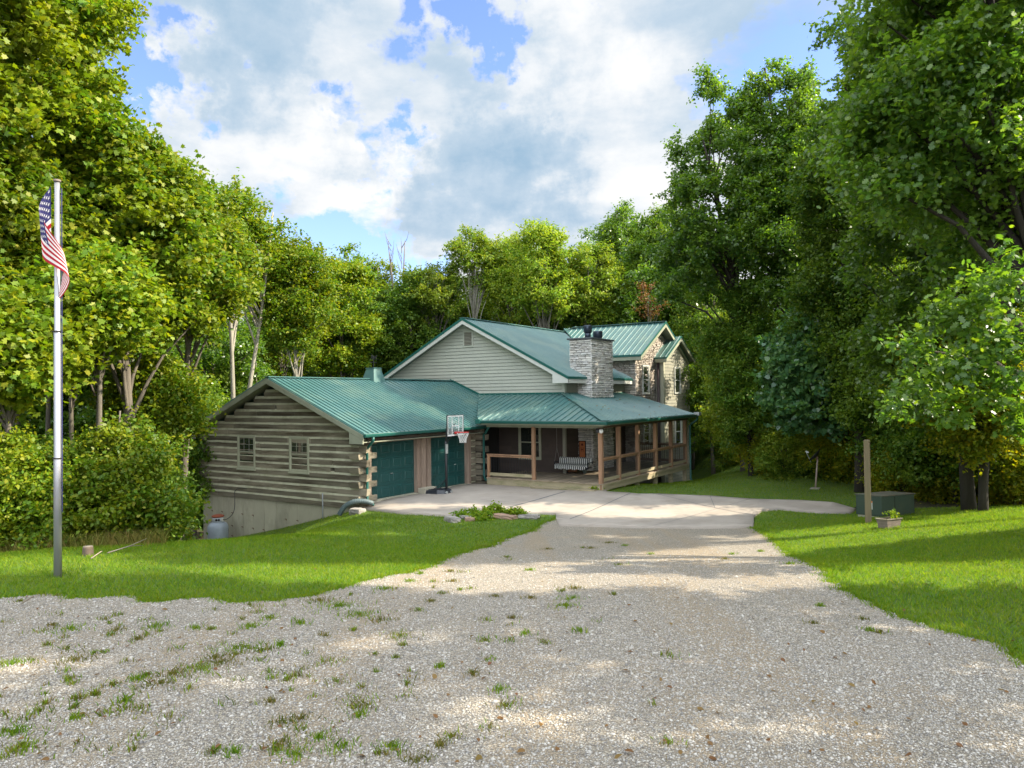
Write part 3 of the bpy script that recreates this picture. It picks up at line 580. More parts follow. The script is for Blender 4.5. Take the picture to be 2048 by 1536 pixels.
# bay
BX, BY0, BY1, BA = 4.05, 17.5, 21.4, 19.45
s = MB(); s.box((3.3, BY0, -1.8), (BX, BY1, 5.6)); s.slab([(BX, BY0, 5.6), (BX, BY1, 5.6), (BX, BA, 6.62)], (-1.2, 0, 0)); by = s.build('bay', MAT['siding2'], house); by['label'] = 'narrow shingled bay with its own small gable'
s = MB(); gq_ = MB(); lap(s, MX(BX), lambda z: (BY0+.10, BY1-.05) if z < 5.5 else (BY0+.1+(z-5.5)/.55, BY1-.05-(z-5.5)/.55), -1., 6.5, .17, gq_); gq_.build('lap_shadow_strip', MAT['joint_or_shadow'], by); lap(s, MY(BY0), lambda z: (WX+.1, BX), -1., 5.55, .17); s.build('shingle_siding', MAT['siding2'], by)
s = MB(); s.box((BX+.02, BY0-.03, -1), (BX+.05, BY0+.12, 5.5)); s.box((BX-.12, BY0-.03, -1), (BX+.02, BY0-.003, 5.5)); s.build('corner_board', MAT['frame'], by); s = MB(); s.box((BX+.02, BY1-.1, -1), (BX+.05, BY1+.03, 5.5)); s.build('corner_board', MAT['frame'], by)
s = MB(); s.tube([(3.82, 17.42, -.9), (3.82, 17.42, 5.5)], .07, 8); s.build('brown_downspout', surf('brown_metal', G(.09, .06, .06), G(.07, .05, .05), 3, rough=.5), house, True)
zb1 = lambda x, y: 5.62+.55*(y-17.25); zb2 = lambda x, y: 5.62+.55*(21.65-y)
roof('bay_roof', [(WX+.03, 17.25), (4.34, 17.25), (4.34, BA), (WX-.3, BA)], zb1, 1, sp=.3); roof('bay_roof_back', [(WX-.3, BA), (4.34, BA), (4.34, 21.65), (WX-.3, 21.65)], zb2, 1, sp=.3)
s = MB(); s.box((WX+.1, 17.21, 5.36), (4.33, 17.25, 5.56))
for Y in (17.22, 21.68): s.slab([(4.33, Y, 5.57), (4.33, Y, 5.38), (4.33, BA, 6.56), (4.33, BA, 6.78)], (.035, 0, 0))
for Y in (17.25, 21.65): s.slab([(4.32, Y, 5.55), (4.32, BA, 6.76), (BX, BA, 6.76), (BX, Y, 5.55)], (0, 0, -.02))
s.build('rake_board', MAT['fasc'], by)
s = MB(); s.slab([(4.365, 17.22, 5.62), (4.365, 17.22, 5.56), (4.365, BA, 6.78), (4.365, BA, 6.85)], (.02, 0, 0)); s.slab([(4.365, 21.68, 5.62), (4.365, 21.68, 5.56), (4.365, BA, 6.78), (4.365, BA, 6.85)], (.02, 0, 0)); s.box((WX+.05, 17.2, 5.54), (4.37, 17.235, 5.63)); s.build('rake_trim', MAT['trim'], by)
window(MX(BX+.02), 19.1, 19.9, 3.80, 5.12, .07, munt=None, trim='white', sill=False, label='upper window in the shingled bay')
window(MX(BX+.02), 19.1, 19.9, 1.05, 2.35, .07, munt=None, trim='white', sill=False, label='lower window in the shingled bay')
# --- porch
DZ = .42
s = MB(); x = .92
while x < 6.15:
    y1 = 8.69 if x < 3.03 else 15.25
    s.box((x, 5.86+random.uniform(-.012, .012), DZ-.035), (min(x+.135, 6.17), y1, DZ+random.uniform(-.002, .002))); x += .141
deck = s.build('porch_deck', MAT['deck'], house); deck['label'] = 'worn wooden porch floor'
s = MB(); s.box((.92, 5.90, .13), (6.02, 5.94, DZ-.036)); s.box((6.10, 5.90, .15), (6.145, 15.25, DZ-.036)); s.box((6.145, 5.88, DZ-.075), (6.165, 15.27, DZ-.036)); s.box((3.3, 15.22, .15), (6.1, 15.26, DZ-.036)); s.build('deck_fascia', MAT['fascia_wood'], house)
s = MB(); s.box((3.2, 5.56, .17), (5.95, 5.88, .215)); s.box((3.2, 5.58, .06), (5.95, 5.62, .17)); s.build('porch_step', MAT['fascia_wood'], house)
for y in (6.4, 8.0, 9.4, 11.35, 13.2, 15.05):
    s = MB(); s.box((5.93, y-.08, tz(6.1, y)-.3), (6.09, y+.08, DZ-.04)); s.build('deck_pier', MAT['fascia_wood'], house); s = MB()
    s.box((4.3, y-.08, tz(4.4, y)-.3), (4.46, y+.08, DZ-.04)); s.build('deck_pier', MAT['fascia_wood'], house)
PY = [5.98, 7.55, 9.42, 11.35, 13.2, 15.1]
posts = [(3.12, 5.98, .13)]+[(6.04, y, .155) for y in PY]
for (x, y, w) in posts:
    s = MB(); lo = DZ-.03 if (x < 4 or y > 6.5) else .05
    s.box((x-w/2, y-w/2, lo), (x+w/2, y+w/2, 2.50)); s.build('porch_post', MAT['cedar'], house, bevel=.008)
s = MB(); s.box((.9, 5.92, 2.47), (6.12, 6.05, 2.56)); s.build('porch_beam', MAT['fasc'], house)
s = MB(); s.box((5.97, 6.05, 2.48), (6.12, 15.3, 2.57)); s.box((3.1, 15.1, 2.45), (5.97, 15.25, 2.57)); s.build('side_beam', MAT['beam'], house)
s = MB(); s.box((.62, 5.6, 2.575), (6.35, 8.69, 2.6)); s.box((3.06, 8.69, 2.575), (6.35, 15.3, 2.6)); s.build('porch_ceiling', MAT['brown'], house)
def rail(p, q, lab=None, dark=False, top=1.37):
    s = MB(); p, q = Vector(p), Vector(q); Z = Vector((0, 0, 1)); s.bar(p+Z*(top-.02), q+Z*(top-.02), .13, .04); s.bar(p+Z*(top-.085), q+Z*(top-.085), .045, .06)
    o = s.build('railing', MAT['beam' if dark else 'cedar'], house)
    if lab: o['label'] = lab
    s = MB(); s.bar(p+Z*(DZ+.13), q+Z*(DZ+.13), .045, .12); s.build('bottom_rail', MAT['beam' if dark else 'fascia_wood'], o)
    s = MB(); L = (q-p).length; n_ = int(L/.105)
    for i_ in range(1, n_): e = p.lerp(q, i_/n_); s.tube([e+Z*(DZ+.14), e+Z*(top-.1)], .009 if not dark else .012, 5, False)
    s.build('balusters', MAT['blackmetal'] if not dark else MAT['beam'], o)
s = MB(); s.box((.93, 5.92, DZ), (1.02, 6.02, 1.34)); s.build('rail_post', MAT['cedar'], house)
rail((.9, 5.98, 0), (3.05, 5.98, 0), 'front railing between the garage corner and the first post')
for a, b_ in zip(PY, PY[1:]): rail((6.08, a+.08, 0), (6.08, b_-.08, 0))
rail((3.75, 15.1, 0), (5.96, 15.1, 0), 'dark railing across the far end of the porch', True)
# porch roof
zp1 = lambda x, y: 2.76+.317*(y-5.45); zp2 = lambda x, y: 2.76+.2986*(6.5-x)
def hipY(x): return 5.45+(6.5-x)*.2986/.317
roof('porch_roof', [(.82, 5.45), (6.5, 5.45), (3.05, 8.705), (-1.42, 8.705), (.30, 6.15)], zp1, 1, sp=.30, label='green metal roof over the front porch')
roof('side_porch_roof', [(6.5, 5.45), (6.5, 15.4), (WX-.1, 15.4), (WX-.1, 14.9), (3.04, 14.9), (3.04, 8.70)], zp2, 0, sp=.30, label='green metal roof over the side porch')
s = MB(); s.bar((6.5, 5.44, 2.785), (3.03, 8.70, 3.815), .30, .03); s.build('hip_cap', MAT['roof'], house)
s = MB(); s.box((-1.45, 8.655, 3.76), (3.06, 8.69, 3.86)); s.bar((-3.05, 8.66, 4.52), (-1.40, 8.66, 3.83), .03, .09); s.box((3.04, 8.7, 3.74), (3.085, 9.85, 3.84)); s.box((3.04, 12.1, 3.74), (3.085, 14.9, 3.84)); s.box((3.72, 9.8, 3.5), (3.84, 12.15, 3.60)); s.build('roof_flashing', MAT['trim'], house)
gutter('gutter', (.86, 5.45, 2.745), (6.60, 5.45, 2.745), (0, -1, 0)); gutter('gutter', (6.5, 5.42, 2.745), (6.5, 15.45, 2.745), (1, 0, 0))
s = MB(); s.box((.84, 5.42, 2.60), (6.47, 5.45, 2.72)); s.box((6.47, 5.45, 2.60), (6.5, 15.4, 2.72)); s.box((.84, 5.45, 2.58), (6.45, 5.95, 2.60)); s.build('porch_fascia', MAT['fasc'], house)
s = MB(); s.box((.80, 5.28, 2.62), (1.02, 5.44, 2.80)); s.build('gutter_splash_box', MAT['trim'], house)
s = MB(); s.box((6.44, 15.20, 2.70), (6.70, 15.52, 2.85)); s.build('gutter_end_guard', MAT['lip'], house)
spout([(6.56, 15.35, 2.62), (6.56, 15.33, 2.50), (6.28, 15.28, 2.30), (6.22, 15.26, 2.2), (6.22, 15.26, -.3), (6.34, 15.2, -.42)], .05, 'dark green downspout at the far end of the porch')
# porch back walls
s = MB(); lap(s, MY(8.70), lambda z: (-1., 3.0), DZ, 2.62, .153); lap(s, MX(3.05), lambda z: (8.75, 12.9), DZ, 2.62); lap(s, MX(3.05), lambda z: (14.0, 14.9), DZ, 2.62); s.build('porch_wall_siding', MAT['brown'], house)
s = MB(); s.box((2.96, 8.63, DZ), (3.10, 8.74, 2.58)); s.build('corner_column', MAT['siding2'], house)
window(MY(8.68), .82, 1.80, 1.02, 2.36, .085, munt=None, sill=False, label='window on the shaded porch wall')
s = MB(); s.box((3.05, 12.95, DZ), (3.10, 13.95, 2.5)); dr = s.build('porch_door', surf('grey_door', G(.10, .11, .10), G(.08, .09, .08), 3, rough=.5), house)
s = MB(); s.box((3.06, 12.35, DZ), (3.12, 12.93, 2.5)); s.build('window_side_panel', MAT['siding2'], house)
s = MB(); s.lathe((3.13, 13.1, 1.35), [(.03, 0), (.03, .05)], 8); s.build('handle', MAT['lip'], dr)
# flood light and hanging ornament at the corner post
s = MB(); s.lathe((6.14, 5.82, 2.36), [(.03, .10), (.075, .07), (.085, 0), (.06, -.05), (.01, -.065)], 16); s.build('flood_light', surf('lamp_white', G(.75, .75, .70), G(.7, .7, .65), 3, rough=.3), house, True)
s = MB(); s.lathe((5.98, 5.83, 2.40), [(.03, .05), (.07, .03), (.07, -.07), (.04, -.09)], 12); s.box((5.9, 5.86, 2.42), (6.2, 5.92, 2.48)); s.build('light_bracket', MAT['blackmetal'], house)
# drain pipe leading away from the corner downspout
# ------------------------------------------------------------------ things around the house
def V3(p, dz=0): return (p[0], p[1], tz(*p)+dz)
# basketball hoop (portable): base on the pad, rim over the drive
hx, hy = 1.10, 2.98; gz0 = .10
hoop = thing('basketball_hoop', 'portable basketball hoop with clear backboard and red rim in front of the garage doors', 'basketball hoop', (hx, hy, gz0))
d1 = Vector((-1., -.06, 0)).normalized()      # base runs back towards the door
d2 = Vector((-d1.y, d1.x, 0)); P0 = Vector((hx, hy, gz0))
s = MB(.5)
def L(a, b, z): return P0+d1*a+d2*b+Vector((0, 0, z))
lo = [L(-.12, -.25, .0), L(.15, -.42, 0), L(1.05, -.34, 0), L(1.05, .34, 0), L(.15, .42, 0), L(-.12, .25, 0)]
hi = [L(-.08, -.20, .15), L(.17, -.36, .17), L(.98, -.28, .10), L(.98, .28, .10), L(.17, .36, .17), L(-.08, .20, .15)]
s.add(lo+hi, [(0, 1, 2, 3, 4, 5), (11, 10, 9, 8, 7, 6)]+[(i, (i+1) % 6, (i+1) % 6+6, i+6) for i in range(6)])
for k in (-.18, 0, .18): s.bar(L(.2, k, .165), L(.95, k*.8, .11), .07, .03)
s.build('base', surf('black_plastic', G(.018, .02, .026), G(.03, .032, .04), 4, rough=.4), hoop, bevel=.015)
for k in (-.16, .16): s = MB(.5); s.tube([L(-.10, k, .06), L(-.15, k, .06)], .05, 12); s.build('wheel', MAT['lip'], hoop)
s = MB(.5); s.tube([L(0, 0, .12), L(0, 0, 1.95)], .045, 12); s.tube([L(0, 0, 1.9), L(-.06, 0, 2.55)], .032, 8)
s.tube([L(0, 0, 1.85), L(-.42, 0, 2.35)], .02, 6); s.tube([L(-.02, 0, 2.2), L(-.42, 0, 2.62)], .02, 6); s.build('pole', MAT['blackmetal'], hoop, True)
s = MB(.5); s.tube([L(0, 0, .55), L(.45, .22, .15)], .012, 6); s.tube([L(0, 0, .55), L(.45, -.22, .15)], .012, 6); s.build('brace', MAT['blackmetal'], hoop)
s = MB(.5); s.tube([L(-.03, 0, 1.5), L(-.03, 0, 1.85)], .055, 10); s.build('height_adjuster', MAT['lip'], hoop)
# backboard faces away from the doors
bc = P0-d1*.42+Vector((0, 0, 0)); nrm = -d1; sd = Vector((-nrm.y, nrm.x, 0)); zb0, zb1_ = 2.27, 3.03; hw = .53
def Bd(a, z, o): return Vector((bc.x, bc.y, 0))+sd*a+nrm*o+Vector((0, 0, z))
def bbox(mb, a0, a1, z0, z1, o0, o1): mb.add([Bd(a, z, o) for o in (o0, o1) for a, z in ((a0, z0), (a1, z0), (a1, z1), (a0, z1))], [(3, 2, 1, 0), (4, 5, 6, 7), (0, 1, 5, 4), (1, 2, 6, 5), (2, 3, 7, 6), (3, 0, 4, 7)])
gm, t, b = newmat('clear_acrylic'); b.inputs['Base Color'].default_value = G(.8, .85, .85); b.inputs['Roughness'].default_value = .04
b.inputs['Alpha'].default_value = .14; b.inputs['Specular IOR Level'].default_value = .8
s = MB(.5); bbox(s, -hw+.03, hw-.03, zb0+.03, zb1_-.03, 0, .012); bb = s.build('backboard', gm, hoop)
s = MB(.5)
for a0, a1, z0, z1 in ((-hw, hw, zb0, zb0+.055), (-hw, hw, zb1_-.055, zb1_), (-hw, -hw+.05, zb0+.055, zb1_-.055), (hw-.05, hw, zb0+.055, zb1_-.055), (-.24, -.20, zb0+.055, zb1_-.055), (.20, .24, zb0+.055, zb1_-.055), (-.2, .2, 2.62, 2.66)): bbox(s, a0, a1, z0, z1, .013, .018)
s.build('white_marking', surf('white_paint', G(.78, .78, .76), G(.7, .7, .68), 3, rough=.4), bb)
s = MB(.5)
for a0, a1, z0, z1 in ((-hw-.012, hw+.012, zb0-.02, zb0), (-hw-.012, hw+.012, zb1_, zb1_+.012), (-hw-.014, -hw, zb0, zb1_), (hw, hw+.014, zb0, zb1_)): bbox(s, a0, a1, z0, z1, -.02, .022)
s.build('backboard_frame', MAT['blackmetal'], bb)
red = surf('red_rim', G(.55, .02, .015), G(.48, .02, .015), 3, rough=.4)
rz = 2.40; rc = Bd(0, rz, .34); s = MB(.5)
s.tube([rc+Vector((math.cos(a), math.sin(a), 0))*.228 for a in [2*math.pi*i/24 for i in range(25)]], .012, 6, False); bbox(s, -.09, .09, rz-.06, rz+.02, .02, .13); s.bar(Bd(0, rz-.03, .1), Bd(0, rz-.01, .14), .14, .04)
rim = s.build('rim', red, hoop, True)
s = MB(.5); nn = 12; lev = [(0, .225), (.08, .20), (.16, .165), (.24, .135), (.32, .12), (.38, .125)]
for i in range(nn):
    for sg in (1, -1):
        s.tube([rc+Vector((r_*math.cos(2*math.pi*(i+sg*k*.5)/nn), r_*math.sin(2*math.pi*(i+sg*k*.5)/nn), -z)) for k, (z, r_) in enumerate(lev)], .006, 4, False)
s.build('net', surf('white_cord', G(.75, .75, .72), G(.65, .65, .62), 3), rim)
s = MB(.5)
x, y = -.02, 3.55
s.box((.08, 2.55, .085), (.42, 3.25, .30), .01); kb = s.build('concrete_block', surf('block_concrete', G(.42, .38, .29), G(.33, .30, .23), 3, rough=.95, bump=.4, bscale=40), None, bevel=.012)
meta(kb, 'pale concrete block weighing on the hoop base by the door post', 'block')

# propane tank in front of the foundation
tx, ty = (-6.93, -1.05); tg = tz(tx, ty)
tank = thing('propane_tank', 'grey propane cylinder with rust-red lid against the concrete foundation', 'propane tank', (tx, ty, tg))
zt = -1.06; s = MB(.5)
s.lathe((tx, ty, zt), [(.30, -1.0+.0), (.38, -.92), (.385, -.18), (.375, -.10), (.33, -.02), (.24, .04), (.14, .065)], 32)
tk = s.build('cylinder', surf('tank_grey', G(.30, .35, .40), G(.25, .29, .33), 2.5, rough=.5, dark=G(.16, .17, .17), darks=1.5, darkamt=.4), tank, True)
s = MB(.5); s.lathe((tx, ty, zt), [(.20, .03), (.20, .24), (.185, .24), (.185, .03)], 28); s.build('valve_collar', surf('tank_collar', G(.42, .45, .47), G(.36, .39, .41), 3, rough=.5), tank, True)
s = MB(.5); s.lathe((tx, ty, zt), [(.21, .235), (.235, .27), (.22, .30), (.12, .335), (.02, .345)], 28); s.build('lid', surf('rusty_lid', G(.30, .075, .03), G(.22, .06, .03), 6, rough=.8), tank, True)
s = MB(.5); cd = Vector((CAM[0]-tx, CAM[1]-ty, 0)).normalized(); cs = Vector((-cd.y, cd.x, 0)); q = Vector((tx, ty, zt+.15))+cd*.198
for k in (-.06, .03): s.tube([q+cs*k, q+cs*k+cd*.012], .045, 14)
s.build('valve_opening', MAT['dark'], tank)
s = MB(.5); q = Vector((tx, ty, zt+.15))+cd*.186+cs*.145
s.add([q+cs*a+cd*o+Vector((0, 0, z)) for o in (-.03, .014) for a, z in ((-.035, -.06), (.045, -.06), (.045, .06), (-.035, .06))], [(3, 2, 1, 0), (4, 5, 6, 7), (0, 1, 5, 4), (1, 2, 6, 5), (2, 3, 7, 6), (3, 0, 4, 7)]); s.build('paper_label', MAT['white'], tank)
s = MB(.5); hs = [(tx+.12, ty, zt+.16), (tx+.42, ty+.1, zt+.18), (tx+.56, ty+.3, zt+.45), (tx+.36, ty+.5, zt+.95), (tx+.30, ty+.55, zt+1.18), (tx+.52, ty+.58, zt+1.32), (tx+.95, ty+.61, zt+1.33)]
def smooth(pts, n=6):
    P = [Vector(p) for p in pts]; o = []
    for i in range(len(P)-1):
        a, b_, c_, d = P[max(i-1, 0)], P[i], P[i+1], P[min(i+2, len(P)-1)]
        for k in range(n):
            u = k/n; o.append(.5*((2*b_)+(c_-a)*u+(2*a-5*b_+4*c_-d)*u*u+(3*b_-a-3*c_+d)*u**3))
    return o+[P[-1]]
s.tube(smooth(hs), .014, 6); s.build('gas_hose', MAT['blackmetal'], tank, True)

# corrugated drain pipe and rock at the garage corner
s = MB(.5); pth = smooth([(.60, -.42, .13), (.42, -.62, .22), (.15, -.85, .22), (-.15, -1.0, .05), (-.32, -1.08, -.22)], 14)
s.tube(pth, [.085+.009*math.sin(i*2.2) for i in range(len(pth))], 12)
meta(s.build('drain_pipe', surf('corrugated_pipe', G(.07, .10, .10), G(.10, .13, .13), 4, rough=.45), None, True), 'dark corrugated drain pipe curving off the garage corner downspout', 'drain pipe')
rockm = surf('field_stone', G(.34, .31, .27), G(.24, .22, .2), 3., (1, 1, 1), .95, .8, 14, .03, G(.12, .11, .09), 2, .6)
rockr = surf('reddish_stone', G(.40, .25, .17), G(.32, .21, .15), 3., (1, 1, 1), .95, .8, 14, .03, G(.16, .12, .09), 2, .6)
def rock(p, dims, seed, material, label, rot=0., group=None):
    rng = random.Random(seed); import bmesh
    bm = bmesh.new(); bmesh.ops.create_cube(bm, size=1.); bmesh.ops.subdivide_edges(bm, edges=bm.edges, cuts=3, use_grid_fill=True)
    for v in bm.verts:
        n = v.co.normalized()*.62; v.co = v.co.lerp(n, .38)+Vector([rng.uniform(-.035, .035) for _ in range(3)])
        v.co = Vector((v.co.x*dims[0], v.co.y*dims[1], v.co.z*dims[2]))
    bmesh.ops.rotate(bm, verts=bm.verts, cent=(0, 0, 0), matrix=Matrix.Rotation(rot, 3, 'Z')@Matrix.Rotation(rng.uniform(-.12, .12), 3, 'X'))
    me = bpy.data.meshes.new('rock'); bm.to_mesh(me); bm.free(); me.materials.append(material)
    o = bpy.data.objects.new('rock', me); o.location = (p[0], p[1], tz(*p)+dims[2]*.30+(p[2] if len(p) > 2 else 0)); COL.objects.link(o); return meta(o, label, 'rock', group)
rock((.42, -.98), (.5, .35, .22), 3, rockm, 'pale rock under the corrugated drain pipe at the garage corner')
rp = [((905, 1044), (.55, .34, .19), rockm, 'grey block-like rock at the garage end of the weedy border'), ((932, 1038), (.36, .28, .13), rockm, 'small flat grey rock beside the block-like rock'), ((1009, 1037), (.80, .36, .15), rockr, 'long reddish slab among the weeds by the concrete'), ((1058, 1037), (.62, .45, .15), rockm, 'broken grey rock heap near the tip of the grass'), ((940, 1042), (.3, .25, .14), rockr, 'small brown stone in front of the weeds')]
for i, (q, dm, mm_, lb_) in enumerate(rp): rock(gpix(*q), dm, 20+i, mm_, lb_, rot=-.5+.25*i, group='rocks along the grass tip')

# flagpole and flag
fx, fy = spot(115, 11.3); fz = tz(fx, fy); zt = float(at(114, 362, 11.3)[2])
pole = thing('flagpole', 'tall silvery metal flagpole standing in the lawn', 'flagpole', (fx, fy, fz)); s = MB(.5)
hh = zt-fz; s.lathe((fx, fy, fz), [(.056, -.2), (.055, hh*.30), (.051, hh*.302), (.050, hh*.62), (.043, hh*.622), (.038, hh)], 20)
s.build('pole', surf('silver_pole', G(.36, .36, .38), G(.30, .30, .315), 1.5, (1, 1, .4), .38, metal=.55, dark=G(.3, .29, .28), darks=1., darkamt=.35), pole, True)
s = MB(.5)
for k in (.30, .62): s.lathe((fx, fy, fz+hh*k), [(.066, -.008), (.066, .010)], 20)
s.build('joint_band', MAT['dark'], pole)
s = MB(.5); s.lathe((fx, fy, zt), [(.05, 0), (.055, .01), (.05, .035), (.01, .045)], 16); s.build('cap', surf('cap_brown', G(.2, .15, .12), G(.15, .12, .1), 3), pole, True)
s = MB(.5); rr = Vector((RT[0], RT[1], 0)).normalized(); ff = Vector((FWD[0], FWD[1], 0)).normalized(); rp0 = Vector((fx, fy, 0))+rr*.07
s.tube([rp0+Vector((0, 0, z)) for z in (fz+1.0, fz+2.2, zt-.1)], .007, 5); s.build('halyard', surf('navy_rope', G(.02, .02, .10), G(.03, .03, .12), 5), pole)
fm = [surf('flag_red', G(.42, .006, .018), G(.36, .005, .016), 4, rough=.75), surf('flag_white', G(.72, .68, .66), G(.66, .62, .60), 4, rough=.75), surf('flag_blue', G(.022, .018, .12), G(.02, .018, .10), 4, rough=.75)]
for m_ in fm:
    tt = NT(m_); bs = tt.n['Principled BSDF']; out = tt.n['Material Output']; tr = tt.new('ShaderNodeBsdfTranslucent'); mx = tt.new('ShaderNodeMixShader'); mx.inputs[0].default_value = .22
    src = bs.inputs['Base Color'].links[0].from_socket; tt.L(src, tr.inputs[0]); tt.L(bs.outputs[0], mx.inputs[1]); tt.L(tr.outputs[0], mx.inputs[2]); tt.L(mx.outputs[0], out.inputs[0])
Hf, Lf = .93, 1.5; ftop = float(at(105, 372, 11.3)[2])
def flagpt(u, v, off=0.):
    # limp cloth: hoist at the pole, fly hanging straight down in folds round the pole
    kk = 1-u; z = ftop-v*Hf-u*Lf*(.93-.40*v)
    amp = .06+.24*u**.6*(.5+.5*v)
    ph = 1.35+u*4.3+v*.55
    x = -.05+(.25+.08*v)*min(1, u*3)*math.sin(ph+math.pi)-.05*math.sin(u*3.1)
    y = -.07+.09*math.cos(ph)*u**.5-.03*u
    z += .05*math.sin(u*9+v*2)*u
    return Vector((fx, fy, z))+rr*x+ff*(y-off)
flag = thing('flag', 'limp striped national flag with blue starred canton hanging on the flagpole', 'flag', (fx, fy, ftop-1.7)); s = MB(.5); NU, NV = 90, 39
vs = [flagpt(i/NU, j/NV) for j in range(NV+1) for i in range(NU+1)]; s.add(vs, [])
for j in range(NV):
    st = j//3
    for i in range(NU):
        s.f.append((j*(NU+1)+i, j*(NU+1)+i+1, (j+1)*(NU+1)+i+1, (j+1)*(NU+1)+i)); s.r.append(.5); s.mi.append(2 if (i < NU*.4 and st < 7) else (0 if st % 2 == 0 else 1))
s.build('cloth', fm, flag, True)
s = MB(.5)
for r_ in range(9):
    for c_ in range(11):
        if (r_+c_) % 2: continue
        cu_, cv = .4*(c_+1)/12, (7/13)*(r_+1)/10; pts = []
        for side in (1, -1):
            pts = []
            for k in range(10):
                R_ = .030 if k % 2 == 0 else .012; a = math.pi*k/5
                pts.append(flagpt(max(0, cu_+R_*math.sin(a)/Lf), max(0, cv-R_*math.cos(a)/Hf), .004*side))
            s.add(pts, [tuple(range(10))])
s.build('star', fm[1], flag)

# right side: wooden post, pad box, planter, dish
px_, py_ = gpix(1737, 1046); z0 = tz(px_, py_); Dp = 18.8
pt = float(at(1738, 880, float(np.dot(np.array([px_, py_, z0])-CAM, FWD)))[2]); s = MB(.6); w = .072
s.add([(px_-w, py_-w, z0-.3), (px_+w, py_-w, z0-.3), (px_+w, py_+w, z0-.3), (px_-w, py_+w, z0-.3), (px_-w, py_-w, pt), (px_+w, py_-w, pt-.01), (px_+w*.9, py_+w, pt+.01), (px_-w, py_+w, pt)], [(0, 3, 2, 1), (4, 5, 6, 7), (0, 1, 5, 4), (1, 2, 6, 5), (2, 3, 7, 6), (3, 0, 4, 7)])
meta(s.build('wooden_post', surf('old_post', G(.24, .18, .11), G(.17, .13, .08), 3, (4, 4, .3), .9, .5, 14, .012, G(.14, .13, .06), 1.2, .6), None, bevel=.01), 'square weathered timber post standing in front of the green utility box', 'post')
bx0, by0 = gpix(1712, 1034); Db = float(np.dot(np.array([bx0, by0, 0])-CAM*np.array([1, 1, 0]), FWD))
rv_, fv = rr, ff
e1 = (rr*.72+ff*-.70).normalized(); e2 = (rr*.93+ff*.36).normalized(); bz = tz(bx0, by0); b0 = Vector((bx0, by0, bz)); H_ = .64
box = thing('utility_box', 'long dark green utility cabinet under the trees behind the wooden post', 'utility box', tuple(b0)); gmt = surf('cabinet_green', G(.026, .048, .034), G(.04, .062, .04), 2, rough=.5, dark=G(.07, .085, .05), darks=1.2, darkamt=.5)
def q3(a, b_, z): return b0+e1*a+e2*b_+Vector((0, 0, z))
def qbox(mb, a0, a1, b0_, b1, z0, z1): mb.add([q3(a, b_, z) for z in (z0, z1) for a, b_ in ((a0, b0_), (a1, b0_), (a1, b1), (a0, b1))], [(0, 3, 2, 1), (4, 5, 6, 7), (0, 1, 5, 4), (1, 2, 6, 5), (2, 3, 7, 6), (3, 0, 4, 7)])
s = MB(.5); qbox(s, 0, .70, 0, 1.28, .08, H_); s.build('cabinet', gmt, box, bevel=.02)
s = MB(.5); qbox(s, -.02, .72, -.02, 1.30, H_, H_+.035); s.build('lid', surf('dusty_lid', G(.14, .10, .07), G(.06, .09, .06), 6, rough=.8), box, bevel=.012)
s = MB(.5); qbox(s, .03, .67, .03, 1.25, -.15, .08); s.build('plinth', MAT['foundation'], box)
s = MB(.5); qbox(s, .701, .708, .50, .512, .1, H_-.02); s.build('door_seam', MAT['dark'], box)
s = MB(.5); qbox(s, .30, .46, -.006, 0, .26, .50); st_ = s.build('warning_sticker', MAT['white'], box)
s = MB(.5); qbox(s, .30, .46, -.009, -.006, .45, .50); s.build('sticker_header', surf('orange_ink', G(.65, .16, .02), G(.6, .15, .02), 3), st_)
s = MB(.5)
for k in range(5): qbox(s, .32, .44-.02*(k % 2), -.008, -.006, .41-k*.03, .415-k*.03)
s.build('printed_line', MAT['blackmetal'], st_)
px2, py2 = gpix(1778, 1056); zz = tz(px2, py2); pl = thing('planter', 'weathered tapered wooden planter on the grass by the utility box', 'planter', (px2, py2, zz)); c_ = Vector((px2, py2, zz))
def pq(a, b_, z): return c_+e2*a+e1*b_+Vector((0, 0, z))
s = MB()
for (z0, z1, w0, w1) in ((0, .07, .19, .20), (.073, .14, .201, .212), (.143, .21, .214, .226)):
    s.add([pq(a*w0, b_*w0*.55, z0) for a, b_ in ((-1, -1), (1, -1), (1, 1), (-1, 1))]+[pq(a*w1, b_*w1*.55, z1) for a, b_ in ((-1, -1), (1, -1), (1, 1), (-1, 1))], [(0, 3, 2, 1), (4, 5, 6, 7), (0, 1, 5, 4), (1, 2, 6, 5), (2, 3, 7, 6), (3, 0, 4, 7)])
s.build('boards', surf('grey_board', G(.22, .17, .14), G(.15, .12, .10), 4, rough=.9, bump=.4, dark=G(.08, .09, .05), darkamt=.6), pl)
s = MB()
for a0, a1, b0_, b1 in ((-.25, .25, -.14, -.11), (-.25, .25, .11, .14), (-.25, -.22, -.11, .11), (.22, .25, -.11, .11)): s.add([pq(a, b_, z) for z in (.21, .235) for a, b_ in ((a0, b0_), (a1, b0_), (a1, b1), (a0, b1))], [(0, 3, 2, 1), (4, 5, 6, 7), (0, 1, 5, 4), (1, 2, 6, 5), (2, 3, 7, 6), (3, 0, 4, 7)])
s.build('rim', MAT['rust'] if False else MAT['log'], pl)
s = MB(); s.add([pq(a*.21, b_*.10, .212) for a, b_ in ((-1, -1), (1, -1), (1, 1), (-1, 1))], [(0, 1, 2, 3)]); s.build('soil', MAT['floor'], pl)
PLANTER = pq(.08, 0, .22)
dx, dy = spot(1627, 28.5); dz_ = tz(dx, dy); dish = thing('satellite_dish', 'black satellite dish tilted skyward on a thin leaning pole at the edge of the grass', 'satellite dish', (dx, dy, dz_)); hd = Vector(at(1635, 918, 28.5))
